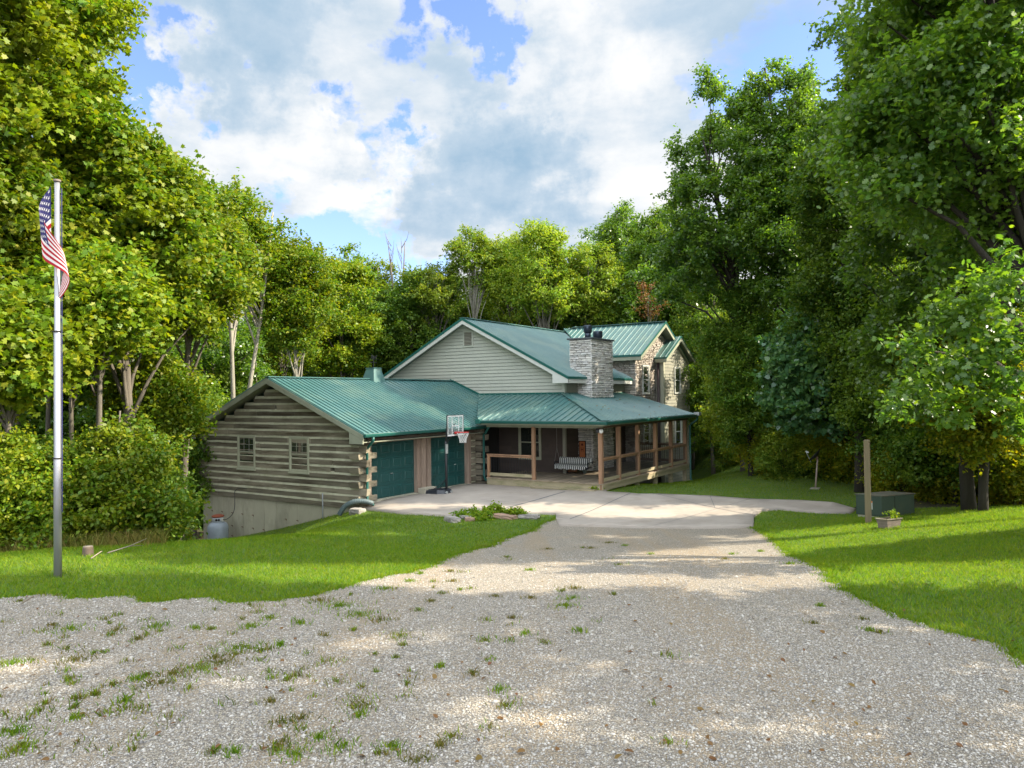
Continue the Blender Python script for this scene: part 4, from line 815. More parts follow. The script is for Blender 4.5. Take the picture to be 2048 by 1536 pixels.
s = MB(.5); s.tube([(dx, dy, dz_-.1), tuple(hd)], .032, 10); s.build('pole', surf('rusty_galv', G(.34, .25, .20), G(.28, .22, .18), 5, rough=.6), dish, True)
ax_ = (rr*-.62+ff*.30+Vector((0, 0, .60))).normalized(); u_ = ax_.cross(Vector((0, 0, 1))).normalized(); w_ = ax_.cross(u_); s = MB(.5); vs = []; R0d = .33
ctr = hd+Vector((0, 0, .06))+ax_*.05
for k, r_ in enumerate((.02, .12, .22, .30, R0d)):
    for j in range(24): a = 2*math.pi*j/24; vs.append(ctr+(u_*math.cos(a)*.88+w_*math.sin(a))*r_+ax_*(r_*r_*1.0))
vs2 = [v-ax_*.012 for v in vs]; nn = 24
s.add(vs+vs2, [(k*nn+j, k*nn+(j+1) % nn, (k+1)*nn+(j+1) % nn, (k+1)*nn+j) for k in range(4) for j in range(nn)]+[(120+(k+1)*nn+j, 120+(k+1)*nn+(j+1) % nn, 120+k*nn+(j+1) % nn, 120+k*nn+j) for k in range(4) for j in range(nn)]+[(96+j, 96+(j+1) % nn, 216+(j+1) % nn, 216+j) for j in range(nn)])
s.build('reflector', MAT['blackmetal'], dish, True)
s = MB(.5); tip = ctr+ax_*.42-w_*.10*(1 if w_.z > 0 else -1); s.tube([ctr-w_*R0d*(.9 if w_.z > 0 else -.9), tip], .012, 6); s.bar(tip, tip+(ctr-tip).normalized()*.12, .06, .05); s.build('feed_arm', MAT['lip'], dish)
s = MB(.5); s.tube([hd-Vector((0, 0, .02)), ctr-ax_*.01], .05, 8); s.build('mount', surf('mount_rust', G(.2, .12, .08), G(.16, .1, .07), 4), dish)
s = MB(.5); s.box((dx-.16, dy-.16, dz_-.1), (dx+.16, dy+.16, dz_+.05)); s.build('footing', MAT['foundation'], dish)
# small tree stump at the left edge of the lawn
sx, sy_ = gpix(176, 1112); s = MB(.5); s.lathe((sx, sy_, tz(sx, sy_)), [(.12, -.2), (.095, .02), (.085, .13), (.082, .16)], 14); s.m = 1; s.lathe((sx, sy_, tz(sx, sy_)+.16), [(.080, 0), (.075, .006)], 14)
meta(s.build('tree_stump', [surf('stump_bark', G(.12, .085, .06), G(.08, .06, .045), 6, rough=.95, bump=.6), surf('stump_top', G(.22, .18, .13), G(.16, .13, .1), 6)], None, True), 'small cut tree stump at the back edge of the left lawn', 'tree stump')
# fallen sticks
stk = surf('dry_stick', G(.24, .20, .14), G(.18, .15, .11), 4)
for i, (a, b_, lb_) in enumerate([((182, 1124), (205, 1112), 'short pale stick lying in the left lawn'), ((215, 1112), (285, 1100), 'long dry branch lying along the back of the left lawn'), ((44, 1214), (66, 1209), 'small grey stick on the gravel at far left')]):
    p, q = Vector(V3(gpix(*a), .05)), Vector(V3(gpix(*b_), .08)); m_ = (p+q)/2+Vector((.04, .05, .05)); s = MB(); s.tube([p, m_, q], [.012, .010, .005], 6)
    if i == 1: s.tube([m_, m_+(q-m_)*.5+Vector((.1, .15, .12))], [.01, .004], 5)
    meta(s.build('stick', stk, None, True), lb_, 'stick')
# porch swing with striped cushion
sw = thing('porch_swing', 'porch swing with black and white striped cushions hung on chains before the stone wall', 'porch swing', (3.6, 8.35, .8)); x0, x1, yb, yf = 2.84, 4.36, 8.62, 8.12
s = MB(.5)
for z in (.86, .95, 1.04): s.box((x0, yb+.02, z), (x1, yb+.045, z+.05))
for k in range(5): s.box((x0, yf+.02+k*.1, .72), (x1, yf+.08+k*.1, .745))
s.box((x0, yf, .66), (x1, yf+.04, .72)); s.build('frame', MAT['blackmetal'], sw)
for x in (x0-.03, x1):
    s = MB(.5); s.box((x, yf, .92), (x+.04, yb+.04, .95)); s.box((x, yf+.02, .68), (x+.04, yf+.06, .92))
    s.build('armrest', MAT['blackmetal'], sw)
s = MB(.5)
for x in (x0-.02, x1+.03):
    s.tube([(x, yf+.04, .93), (x, (yf+yb)/2, 1.5), (x, (yf+yb)/2, 2.57)], .008, 5); s.tube([(x, yb, .93), (x, (yf+yb)/2, 1.5)], .008, 5)
s.build('chain', surf('chain_metal', G(.35, .33, .32), G(.3, .28, .27), 5, metal=.5, rough=.4), sw)
wh, bk = surf('cushion_white', G(.68, .68, .64), G(.62, .62, .58), 4), surf('cushion_black', G(.012, .018, .016), G(.018, .022, .02), 4)
def cushion(name, prof):
    s = MB(.5); n_ = 33
    for k in range(n_):
        a, b_ = x0+.02+(x1-x0-.04)*k/n_, x0+.02+(x1-x0-.04)*(k+1)/n_; s.m = k % 2
        bul = lambda x: 1-.25*abs((x-x0)/(x1-x0)*2-1)**6
        vs = [(x, y+(.0), z) for x in (a, b_) for y, z in prof]; m_ = len(prof); s.add(vs, [(i, (i+1) % m_, (i+1) % m_+m_, i+m_) for i in range(m_)]+([tuple(range(m_))] if k == 0 else [])+([tuple(range(2*m_-1, m_-1, -1))] if k == n_-1 else []))
    return s.build(name, [wh, bk], sw, True)
cushion('back_cushion', [(yb-.01, .80), (yb-.10, .82), (yb-.12, .90), (yb-.10, 1.06), (yb-.03, 1.12), (yb+.03, 1.11), (yb+.01, 1.0)])
cushion('seat_cushion', [(yf-.04, .76), (yf-.03, .83), (yf+.05, .855), (yb-.14, .85), (yb-.12, .75), (yf+.05, .745)])
s = MB(.5); pf = [(yf-.045, .80), (yf-.055, .66), (yf-.04, .66), (yf-.03, .80)]; n_ = 32
for k in range(n_):
    a, b_ = x0+.04+(x1-x0-.06)*k/n_, x0+.04+(x1-x0-.06)*(k+1)/n_; s.m = k % 2; d_ = .02*math.sin(k*.9)
    s.add([(x, y, z+(d_ if z < .7 else 0)) for x in (a, b_) for y, z in pf], [(i, (i+1) % 4, (i+1) % 4+4, i+4) for i in range(4)])
s.build('ruffle', [wh, bk], sw)
# porch sign leaning on the chimney stone
sg = thing('wooden_sign', 'narrow orange-brown plaque in a dark frame against the porch stone wall', 'sign', (3.36, 9.80, 1.0)); s = MB(.5); Y = 9.82
s.box((3.12, Y-.02, .98), (3.46, Y, 1.74)); s.build('frame', MAT['dark'], sg)
s = MB(.5); s.box((3.16, Y-.032, 1.02), (3.42, Y-.02, 1.70)); s.build('panel', surf('orange_wood', G(.50, .16, .05), G(.38, .12, .04), 3, (1, 1, .3)), sg)
s = MB(.5); o_ = Y-.034
def pl_(pts): s.slab([(3.29+x*.8, o_, z) for x, z in pts], (0, -.004, 0))
pl_([(-.09, 1.53), (.09, 1.53), (.05, 1.57), (.07, 1.575), (.025, 1.615), (0, 1.66), (-.025, 1.615), (-.07, 1.575), (-.05, 1.57)]); pl_([(-.015, 1.50), (.015, 1.50), (.015, 1.53), (-.015, 1.53)])
for a, b_, z0, z1 in ((-.075, -.045, 1.26, 1.45), (.045, .075, 1.26, 1.45), (-.045, .045, 1.34, 1.37)): pl_([(a, z0), (b_, z0), (b_, z1), (a, z1)])
s.build('lettering', surf('dark_red_paint', G(.10, .012, .008), G(.08, .01, .008), 3), sg)
# things under the swing
s = MB(.5); s.tube(smooth([(3.05, 8.95, .50), (3.25, 8.92, .56), (3.45, 8.98, .52)], 4), [.07]*4+[.11]*3+[.08]*2, 9); meta(s.build('firewood_log', surf('split_wood', G(.30, .13, .06), G(.2, .1, .05), 4, rough=.9, bump=.4), None), 'rust-brown split log on the porch floor under the swing', 'log')
s = MB(.5); s.lathe((3.85, 8.9, .42), [(.07, 0), (.10, .14), (.11, .20), (.115, .22), (.09, .22), (.085, .17)], 16); meta(s.build('flower_pot', surf('pot_grey', G(.12, .16, .14), G(.1, .13, .12), 4), None, True), 'dark flower pot standing on the porch under the swing', 'flower pot')
# ------------------------------------------------------------------ vegetation
rng = np.random.default_rng(11)
def leafmat(name, c1, c2, c3, trans=.42, tcol=(1.5, 1.5, .6), rough=.5, spec=.35):
    m, t, b = newmat(name); oi = t.new('ShaderNodeObjectInfo')
    a = t.attr('lv'); c = t.ramp(a, [(0., c1), (.6, c2), (1., c3)])
    cv = t.attr('cv'); c = t.mix(t.math('MULTIPLY', cv, .45), c, c3)
    k = t.math('MULTIPLY_ADD', oi.outputs['Random'], .35, .82)
    s = t.new('ShaderNodeVectorMath'); s.operation = 'SCALE'; t.L(c, s.inputs[0]); t.L(k, s.inputs['Scale']); c = s.outputs[0]
    t.L(c, b.inputs['Base Color']); b.inputs['Roughness'].default_value = rough; b.inputs['Specular IOR Level'].default_value = spec
    vm = t.new('ShaderNodeVectorMath'); vm.operation = 'MULTIPLY'; t.L(c, vm.inputs[0]); vm.inputs[1].default_value = tcol
    tr = t.new('ShaderNodeBsdfTranslucent'); t.L(vm.outputs[0], tr.inputs[0]); mx = t.new('ShaderNodeMixShader'); mx.inputs[0].default_value = trans
    t.L(b.outputs[0], mx.inputs[1]); t.L(tr.outputs[0], mx.inputs[2]); t.L(mx.outputs[0], t.n['Material Output'].inputs[0]); return m
LM = {
 'maple': leafmat('maple_leaf', G(.07, .155, .010), G(.125, .22, .010), G(.27, .27, .012)),
 'green': leafmat('woodland_leaf', G(.05, .125, .016), G(.09, .18, .018), G(.17, .23, .02)),
 'pale': leafmat('pale_leaf', G(.11, .21, .02), G(.17, .27, .025), G(.31, .33, .03)),
 'oak': leafmat('oak_leaf', G(.055, .13, .024), G(.09, .18, .026), G(.16, .24, .024), .5, (1.7, 1.7, .5), .38, .8),
 'blue': leafmat('broad_blue_green_leaf', G(.055, .15, .065), G(.085, .19, .08), G(.13, .23, .05), .42, (1.6, 1.6, .5), .34, .9),
 'gold': leafmat('backlit_leaf', G(.11, .18, .014), G(.18, .24, .014), G(.33, .28, .014), .55, (1.7, 1.5, .4)),  # sunlight shining through the leaves is put into this yellow
 'rust': leafmat('rust_leaf', G(.13, .055, .02), G(.17, .07, .025), G(.18, .12, .03), .25),
}
BARK = surf('grey_brown_bark', G(.17, .145, .115), G(.10, .085, .068), 2.2, (3, 3, .5), .95, .9, 9, .03, G(.06, .06, .035), 1., .5)
BARKP = surf('pale_bark', G(.36, .33, .27), G(.24, .215, .17), 2.2, (3, 3, .5), .95, .7, 9, .03, G(.12, .12, .07), 1., .5)
BARKD = surf('dark_bark', G(.045, .037, .028), G(.03, .024, .018), 2.2, (3, 3, .5), .95, .9, 9, .03)
SHAPE = {
 'rhomb': np.array([(0, 0, 0), (.42, .30, .10), (1, 0, -.05), (.42, -.30, .10)]),
 'leaf6': np.array([(0, 0, 0), (.25, .30, .06), (.65, .26, .07), (1, 0, -.08), (.65, -.26, .07), (.25, -.30, .06)]),
 'maple': np.array([(0, 0, 0), (.10, .30, .02), (.05, .52, .0), (.36, .40, .03), (.62, .50, -.02), (.60, .20, .04), (1.0, 0, -.06), (.60, -.20, .04), (.62, -.50, -.02), (.36, -.40, .03), (.05, -.52, .0), (.10, -.30, .02)]),
 'oak': np.array([(0, 0, 0), (.16, .10, .02), (.22, .30, .0), (.38, .16, .03), (.50, .40, -.01), (.62, .16, .03), (.80, .28, -.02), (1., 0, -.08), (.80, -.28, -.02), (.62, -.16, .03), (.50, -.40, -.01), (.38, -.16, .03), (.22, -.30, .0), (.16, -.10, .02)]),
 'heart': np.array([(0, 0, 0), (-.08, .25, .02), (.12, .46, .0), (.45, .44, .02), (.78, .22, .0), (1.05, 0, -.10), (.78, -.22, .0), (.45, -.44, .02), (.12, -.46, .0), (-.08, -.25, .02)]),
}
def leafmesh(name, P, N, size, shape, lv, cv, mat, droop=.35):
    n = len(P); sh = SHAPE[shape]; k = len(sh)
    N = N/np.linalg.norm(N, axis=1, keepdims=True)
    T = rng.normal(size=(n, 3)); T[:, 2] -= droop*1.5; T -= N*(T*N).sum(1, keepdims=True); T /= np.linalg.norm(T, axis=1, keepdims=True)+1e-9
    B = np.cross(N, T); s = size[:, None, None]
    V = P[:, None]+s*(sh[None, :, 0, None]*T[:, None]+sh[None, :, 1, None]*B[:, None]+sh[None, :, 2, None]*N[:, None])
    me = bpy.data.meshes.new(name); me.vertices.add(n*k); me.vertices.foreach_set('co', V.astype(np.float32).ravel())
    me.loops.add(n*k); me.loops.foreach_set('vertex_index', np.arange(n*k, dtype=np.int32)); me.polygons.add(n)
    me.polygons.foreach_set('loop_start', np.arange(0, n*k, k, dtype=np.int32)); me.polygons.foreach_set('loop_total', np.full(n, k, dtype=np.int32))
    me.materials.append(mat)
    for nm, val in (('lv', lv), ('cv', cv)):
        a = me.attributes.new(nm, 'FLOAT', 'FACE'); a.data.foreach_set('value', val.astype(np.float32))
    me.update(calc_edges=True); return me
def scatter(C, R, n, flat=.65, surfb=.45, upw=.75, outw=.55):
    """n leaves in clumps centred at C with radii R"""
    w = R**2; idx = rng.choice(len(C), n, p=w/w.sum()); d = rng.normal(size=(n, 3)); d /= np.linalg.norm(d, axis=1, keepdims=True)
    r = rng.random(n)**surfb; off = d*r[:, None]*R[idx][:, None]; off[:, 2] *= flat; off[:, 2] -= .15*R[idx]*(np.hypot(off[:, 0], off[:, 1])/R[idx])**2
    N = rng.normal(size=(n, 3))*.55+d*outw; N[:, 2] += upw
    m = 12; sd_ = rng.normal(size=(len(C), m, 3)); sd_ /= np.linalg.norm(sd_, axis=2, keepdims=True)
    sub_ = sd_*(rng.random((len(C), m))**.4)[..., None]*R[:, None, None]*1.12; j = rng.integers(0, m, n); so = sub_[idx, j]
    ax = so/(np.linalg.norm(so, axis=1, keepdims=True)+1e-6); al = rng.normal(size=(n, 1))*.30; off2 = so+ax*al*R[idx][:, None]+rng.normal(size=(n, 3))*.15*R[idx][:, None]
    use = rng.random(n) < .78; off2[:, 2] *= flat+.1; off = np.where(use[:, None], off2, off*1.1)
    return C[idx]+off, N, idx
def clumps(cx, cy_, z0, z1, R, n, lump=.30, shell=.35, taper=0., seed=0, crmin=.5, crmax=1.):
    g = np.random.default_rng(seed); lobes = g.normal(size=(7, 3)); lobes /= np.linalg.norm(lobes, axis=1, keepdims=True); la = g.uniform(-lump, lump*1.2, 7)
    d = g.normal(size=(n, 3)); d /= np.linalg.norm(d, axis=1, keepdims=True)
    k = 1+(np.exp(-4*(1-d@lobes.T))*la).sum(1); r = (shell+(1-shell)*g.random(n)**.55)*k
    zc, hz = (z0+z1)/2, (z1-z0)/2; P = d*r[:, None]; u = np.clip(P[:, 2]*.5+.5, 0, 1)
    lat = R*(1-taper*u); out = np.stack([cx+P[:, 0]*lat, cy_+P[:, 1]*lat, zc+P[:, 2]*hz], 1)
    return out, g.uniform(crmin, crmax, n)
def trunk_mb(base, topz, r0, C, nl, lean=(0, 0), seed=0, forks=1):
    g = random.Random(seed); mb = MB(); bx, by_, bz = base; H = topz-bz; paths = []
    for f in range(forks):
        a = g.uniform(0, 6.28); sp = .0 if forks == 1 else .12*H; pts = []; rad = []
        for i in range(9):
            t_ = i/8; pts.append((bx+lean[0]*t_+sp*math.cos(a+f*3.14)*t_**1.3+.09*math.sin(t_*5+a)*H/10, by_+lean[1]*t_+sp*math.sin(a+f*3.14)*t_**1.3+.08*math.cos(t_*4+a)*H/10-.08*math.cos(a)*H/10, bz-.3+(H+.3)*t_)); rad.append(r0*(1.25 if i == 0 else 1-.88*t_**1.1)/(1 if forks == 1 else 1.15)+.015)
        mb.tube(pts, rad, 9); paths.append(pts)
    for k in range(min(nl, len(C))):
        c = C[k*len(C)//max(1, min(nl, len(C)))]; pts = paths[k % forks]; tz_ = max(.18, min(.92, (c[2]-bz)/H-.14-g.random()*.12)); i = tz_*8; a = int(i); p = Vector(pts[a]).lerp(Vector(pts[min(a+1, 8)]), i-a)
        q = Vector(c); m_ = p.lerp(q, .5)+Vector((g.uniform(-.1, .1), g.uniform(-.1, .1), .12*(q-p).length)); rr0 = r0*(1-.85*tz_)*.55+.012
        mb.tube([p, p.lerp(m_, .6)+Vector((g.uniform(-.06, .06), g.uniform(-.06, .06), 0)), m_, m_.lerp(q, .6), q], [rr0, rr0*.75, rr0*.55, rr0*.35, .012], 5, False)
    return mb
TREES = []
def tree(name, label, x, y, ztop, R, zbot, leaf='green', n=26000, size=.16, shape='rhomb', ncl=70, r0=None, lump=.42, flat=.7, group=None, seed=0, lean=(0, 0), forks=1, bark=None, nl=26, cr=(.55, 1.0), cat='tree', taper=.25, shell=.35, zb=None, surfb=.5, extra=None):
    zb = tz(x, y) if zb is None else zb; H = ztop-zb; root = thing(name, label, cat, (x, y, zb), group)
    cx, cy2 = x+lean[0]*.8, y+lean[1]*.8
    ncl = int(ncl*1.7); cr = (cr[0]*.72, cr[1]*.82); n = int(n*1.5); size *= .82
    C, CR = clumps(cx, cy2, zbot, ztop-.4, R, ncl, lump, shell, taper, seed+100, *cr)
    if extra: C = np.concatenate([C, np.array([e[:3] for e in extra])]); CR = np.concatenate([CR, np.array([e[3] for e in extra])])
    P, N, idx = scatter(C, CR, n, flat, surfb); lv = rng.random(n); ccv = rng.random(len(C))**2; cv = ccv[idx]
    sz = size*rng.uniform(.65, 1.25, n)
    me = leafmesh('crown', P, N, sz, shape, lv, cv, LM[leaf]); o = bpy.data.objects.new('crown', me); link(o, root)
    mb = trunk_mb((x, y, zb), zb+H*.93, (r0 or max(.08, H*.013))*.8, C, nl, lean, seed, forks); mb.build('trunk', bark or BARK, root, True)
    TREES.append(root); return root
def copytree(src, label, x, y, s=1., rot=0., sz=1., group=None, zb=None):
    r = src.copy(); COL.objects.link(r); r.location = (x, y, (tz(x, y) if zb is None else zb)); r.rotation_euler = (0, 0, rot); r.scale = (s, s, s*sz); r['label'] = label
    if group: r['group'] = group
    for c in src.children:
        k = c.copy(); COL.objects.link(k); k.parent = r; k.matrix_parent_inverse = c.matrix_parent_inverse.copy()
    return r
W = 'trees of the wood around the house'
def T(name, label, px, D, ytop, R, ybot, **kw):
    x, y = spot(px, D); zt_ = float(at(px, ytop, D)[2]); zb_ = float(at(px, ybot, D)[2]); return tree(name, label, x, y, zt_, R, zb_, seed=int(px+D*7), group=kw.pop('group', W), **kw)
# left maples, lit by the sun
T('maple_tree', 'huge yellow-green maple filling the top left corner behind the flagpole', -25, 18.5, -330, 3.1, 560, leaf='maple', n=85000, size=.16, shape='maple', ncl=120, r0=.24, nl=40, taper=.1)
T('maple_tree', 'maple at the left frame edge, left of the flagpole, with low orange-tinged boughs', -130, 17, 60, 2.6, 800, leaf='maple', n=52000, size=.155, shape='maple', ncl=80, r0=.2, taper=.1)
T('maple_tree', 'tall maple right of the flag whose shoulder steps down against the sky', 262, 20.5, 225, 2.3, 640, leaf='maple', n=62000, size=.155, shape='maple', ncl=95, r0=.2, taper=.3, lump=.35)
T('maple_tree', 'maple over the garage gable with a rounded bushy top', 350, 24, 335, 1.9, 660, lean=(.75, .45), leaf='maple', n=30000, size=.18, shape='leaf6', ncl=70, r0=.17, taper=.3)
T('maple_tree', 'slender forked maple with pale twin trunks rising behind the log gable', 462, 31, 372, 1.75, 590, leaf='maple', n=28000, size=.18, shape='leaf6', ncl=64, r0=.17, bark=BARKP, forks=2, taper=.15)
T('maple_tree', 'yellowing maple with a ragged top right of the twin-trunk maple', 600, 33, 458, 1.7, 700, leaf='maple', n=24000, size=.18, ncl=56, r0=.15, bark=BARKP, taper=.3, lump=.4)
T('maple_tree', 'shorter maple just right of the flag with gold lower boughs', 190, 17.5, 500, 1.5, 690, leaf='maple', n=26000, size=.16, shape='maple', ncl=60, r0=.10, taper=.2)
T('maple_tree', 'low maple with gold-tipped leaves at the left frame edge below the flag', 10, 16, 560, 1.35, 790, leaf='maple', n=26000, size=.16, shape='maple', ncl=60, r0=.09, taper=.2)
T('young_tree', 'pale leafy young tree between the flagpole and the log wall', 285, 22, 700, 1.05, 900, leaf='maple', n=20000, size=.15, shape='leaf6', ncl=46, r0=.13, bark=BARK, lean=(.3, .1))
# left understory shrubs
for px, D, yt, yb_, R, lf, lab in ((240, 16.8, 800, 1110, 1.15, 'maple', 'bright leafy shrub right of the flagpole at the lawn edge'), (120, 16.3, 925, 1120, 1.1, 'maple', 'bushy shrub directly behind the flagpole foot'), (0, 15.6, 850, 1110, .9, 'maple', 'yellowish shrub at the left frame edge of the lawn'),
    (300, 19, 900, 1110, 1.0, 'green', 'dark green shrub behind the trunk nearest the log wall'), (190, 20, 880, 1080, 1.5, 'green', 'tall shaded thicket bush behind the shrubs right of the flagpole'), (60, 19.5, 870, 1080, 1.5, 'green', 'tall shaded thicket bush left of the flagpole')):
    T('shrub', lab, px, D, yt, R, yb_, leaf=lf, n=17000, size=.115, shape='leaf6', ncl=46, r0=.04, nl=12, cat='shrub', group='shrubs along the wood edge', cr=(.3, .75), taper=.35, lump=.9)
# trunks glimpsed in the left wood
for px, D, lab in ((205, 23, 'slim pale trunk in the dark wood right of the flagpole'), (36, 21, 'grey trunk in the wood at far left'), (150, 26, 'slim trunk just right of the flagpole in the dark wood'), (250, 25, 'slim trunk in the dark wood left of the garage'), (310, 27, 'slim trunk nearest the log garage in the dark wood'), (90, 24, 'slim trunk just left of the flagpole in the dark wood')):
    T('woodland_tree', lab, px, D, 380, 1.6, 690, leaf='green', n=12000, size=.18, ncl=40, r0=.11, bark=BARK, lean=((px*7 % 11-5)*.12, 0))
# trees far behind the house
P1 = [('woodland_tree', 'dense round-topped tree in the wood above the garage roof', 690, 48, 492, 3.0, 800, 'green', 26000), ('woodland_tree', 'second dense tree of the rounded row left of the main gable', 765, 52, 500, 3.0, 830, 'green', 26000),
 ('woodland_tree', 'darker tree at the low end of the row just left of the sky gap', 818, 50, 552, 2.2, 800, 'green', 20000)]
for a in P1: T(a[0], a[1], a[2], a[3], a[4], a[5], a[6], leaf='maple' if a[2] < 800 else a[7], n=a[8], size=.24, ncl=80, taper=.35, lump=.25)
T('sparse_tree', 'sparse thin-crowned tree on the right side of the sky gap', 868, 50, 508, 2.0, 640, leaf='pale', n=7000, size=.22, ncl=42, r0=.16, cr=(.4, .8), nl=34, taper=.1, lump=.4)
T('sparse_tree', 'tall wispy yellow-green tree with visible limbs above the main gable ridge', 955, 50, 447, 1.9, 590, leaf='pale', n=8000, size=.22, ncl=40, r0=.2, cr=(.4, .8), nl=34, taper=.0, lump=.4, bark=BARKP)
T('sparse_tree', 'tallest yellow-tinged tree right of the wispy one behind the house', 1095, 47, 402, 2.0, 640, leaf='pale', n=15000, size=.22, ncl=60, r0=.22, cr=(.45, .9), nl=34, taper=.2, lump=.45)
T('woodland_tree', 'pale rounded tree between the two tall sparse trees', 1022, 50, 470, 2.0, 640, leaf='pale', n=14000, size=.22, ncl=50, taper=.3)
T('woodland_tree', 'pale yellow-green tree left of the dark-topped tree above the wing roof', 1180, 48, 472, 2.3, 650, leaf='pale', n=18000, size=.23, ncl=55, taper=.3, lump=.35)
T('dark_topped_tree', 'dark green tall-topped tree rising above the stone wing', 1245, 54, 385, 2.3, 640, leaf='oak', n=15000, size=.25, ncl=52, r0=.25, taper=.2, cr=(.5, 1.), nl=30)
T('woodland_tree', 'green tree filling the gap left of the big oak', 1325, 50, 400, 2.6, 700, leaf='green', n=24000, size=.24, ncl=70)
T('rust_sapling', 'small tree with rust-red dying leaves above the stone wing gable', 1290, 44, 562, 1.1, 640, leaf='rust', n=700, size=.17, ncl=9, r0=.04, cr=(.35, .6), nl=8, lump=.8, lean=(.5, 0))
# generic dense woodland trees as sources for the fill
base_f = []
for i, (lf, R, h) in enumerate((('green', 3.0, 14.), ('green', 2.6, 12.), ('maple', 2.8, 13.), ('oak', 3.0, 14.))):
    x, y = spot([640, 1130, 900, 1420][i], [58, 58, 56, 56][i]); zb = tz(x, y)
    base_f.append(tree('woodland_tree', ['woodland tree low behind the garage ridge', 'woodland tree low behind the main roof', 'bright woodland tree behind the cupola', 'dark woodland tree beyond the far porch end'][i], x, y, zb+h, R*1.12, zb+.4, leaf=lf, n=28000, size=.24, ncl=100, seed=500+i, group=W, taper=.2, nl=18, cr=(.6, 1.1)))
fr_ = random.Random(5)
fills = [(430, 40, .95), (500, 41, .9), (470, 50, 1.0), (570, 60, .95), (350, 40, .95), (560, 52, .88), (620, 52, .84), (700, 54, .84), (780, 54, .80), (850, 54, .74), (930, 53, .80), (1010, 54, .82), (1080, 53, .82), (1160, 50, .80), (1230, 49, .82), (1300, 49, .84), (1370, 47, .84), (535, 48, .8), (450, 42, .8), (390, 31, .62), (460, 34, .62), (1040, 72, 1.1), (680, 72, 1.0), (880, 74, 1.0), (520, 68, 1.05), (380, 62, 1.05), (1200, 74, 1.15), (1440, 52, .85),
 (500, 46, .75), (420, 38, .75), (340, 36, .85), (260, 36, .95), (170, 35, 1.0), (80, 35, 1.05), (-20, 34, 1.1), (-140, 33, 1.1), (900, 62, .85), (1050, 64, .9), (1200, 62, .95), (740, 64, .8), (1350, 62, 1.), (1490, 62, .95), (1560, 56, .9), (1640, 50, 1.), (1730, 46, 1.), (1830, 42, 1.), (1930, 40, 1.), (2050, 38, 1.), (2170, 36, 1.), (1500, 48, .62), (1600, 44, .6), (640, 64, .8), (450, 57, .85), (300, 48, .9), (150, 44, .95), (0, 42, 1.), (1395, 56, .6)]
for i, (px, D, s) in enumerate(fills):
    x, y = spot(px+fr_.uniform(-15, 15), D+fr_.uniform(-1., 1.5)); b_ = base_f[fr_.choice([0, 1, 2, 3] if 500 < px < 1500 else [0, 1, 3])]
    where = 'behind the lit maples on the left' if px < 520 else 'above the garage roof' if px < 880 else 'above the main gable roof' if px < 1140 else 'above the stone wing' if px < 1360 else 'closing the far end of the lawn' if px < 1640 else 'behind the right-hand oaks'
    if 520 < px < 1400: s *= 1.28
    copytree(b_, 'background woodland tree '+where, x, y, s, fr_.uniform(0, 6.28), fr_.uniform(.92, 1.08), 'background trees '+where)
# the right side: big oak and its neighbours
T('oak_tree', 'dark limb-showing oak reaching left into the sky beyond the porch', 1560, 34, 222, 2.8, 640, lean=(-3.0, -1.9), leaf='oak', n=34000, size=.19, shape='leaf6', ncl=62, r0=.26, cr=(.5, .95), nl=44, lump=.55, taper=.2, bark=BARKD)
T('oak_tree', 'tall oak crowned high against the sky right of the dark leaning oak', 1655, 32, 70, 3.0, 700, lean=(-1.9, -1.2), leaf='oak', n=58000, size=.18, shape='leaf6', ncl=100, r0=.26, cr=(.5, 1.), nl=44, lump=.4, taper=.3, bark=BARKD)
T('oak_tree', 'oak with lighter yellow-green top between the tall oak and the nearest oak', 1710, 27, 50, 2.6, 780, leaf='green', n=56000, size=.17, shape='leaf6', ncl=100, r0=.22, taper=.2, bark=BARKD)
bough = lambda L: [tuple(float(c) for c in at(px, py, D))+(r_,) for px, py, D, r_ in L]
T('oak_tree', 'nearest big oak overhanging the right edge of the picture', 2190, 13.8, -520, 2.9, 520, leaf='oak', n=62000, size=.165, shape='oak', ncl=120, r0=.24, taper=.0, nl=60, cr=(.5, .9), bark=BARKD, lean=(-1.9, .3),
  extra=bough([(2010, 560, 12.3, .6), (1940, 610, 12.4, .55), (2030, 680, 12., .6), (1960, 720, 12.2, .55), (1890, 640, 12.8, .5), (1900, 740, 12.8, .45), (2045, 770, 12, .5), (1830, 770, 13.2, .42), (1990, 800, 12.4, .4), (1850, 700, 13.4, .5), (1790, 820, 13.6, .32), (1900, 830, 13, .35), (2040, 850, 12.4, .35)]))
T('oak_tree', 'second big oak filling the upper right above the wooden post', 1945, 21, -160, 2.9, 800, leaf='oak', n=70000, size=.16, shape='oak', ncl=130, r0=.2, taper=.05, nl=50, cr=(.5, .95), bark=BARKD, lean=(-1.0, -1.3))
T('woodland_tree', 'bushy mid-green tree over the satellite dish', 1655, 34, 400, 2.4, 900, leaf='green', n=46000, size=.15, shape='leaf6', ncl=95, r0=.14, taper=.2, bark=BARKD)
T('woodland_tree', 'mid-green tree behind the dish tree nearer the porch', 1500, 34, 520, 2.3, 900, leaf='green', n=30000, size=.17, ncl=70, r0=.12, taper=.2, bark=BARKD)
T('redbud_tree', 'broad-leaved blue-green tree spreading over the satellite dish', 1725, 29, 590, 2.6, 870, leaf='blue', n=26000, size=.20, lean=(-1.9, -1.4), shape='heart', ncl=56, r0=.09, cr=(.45, .8), nl=34, taper=.0, bark=BARKD, lump=.5)
T('young_tree', 'shaded young tree behind the utility box with dark trunk', 1800, 25.5, 500, 2.1, 960, leaf='green', n=34000, size=.14, shape='leaf6', ncl=74, r0=.12, taper=.1, bark=BARKD)
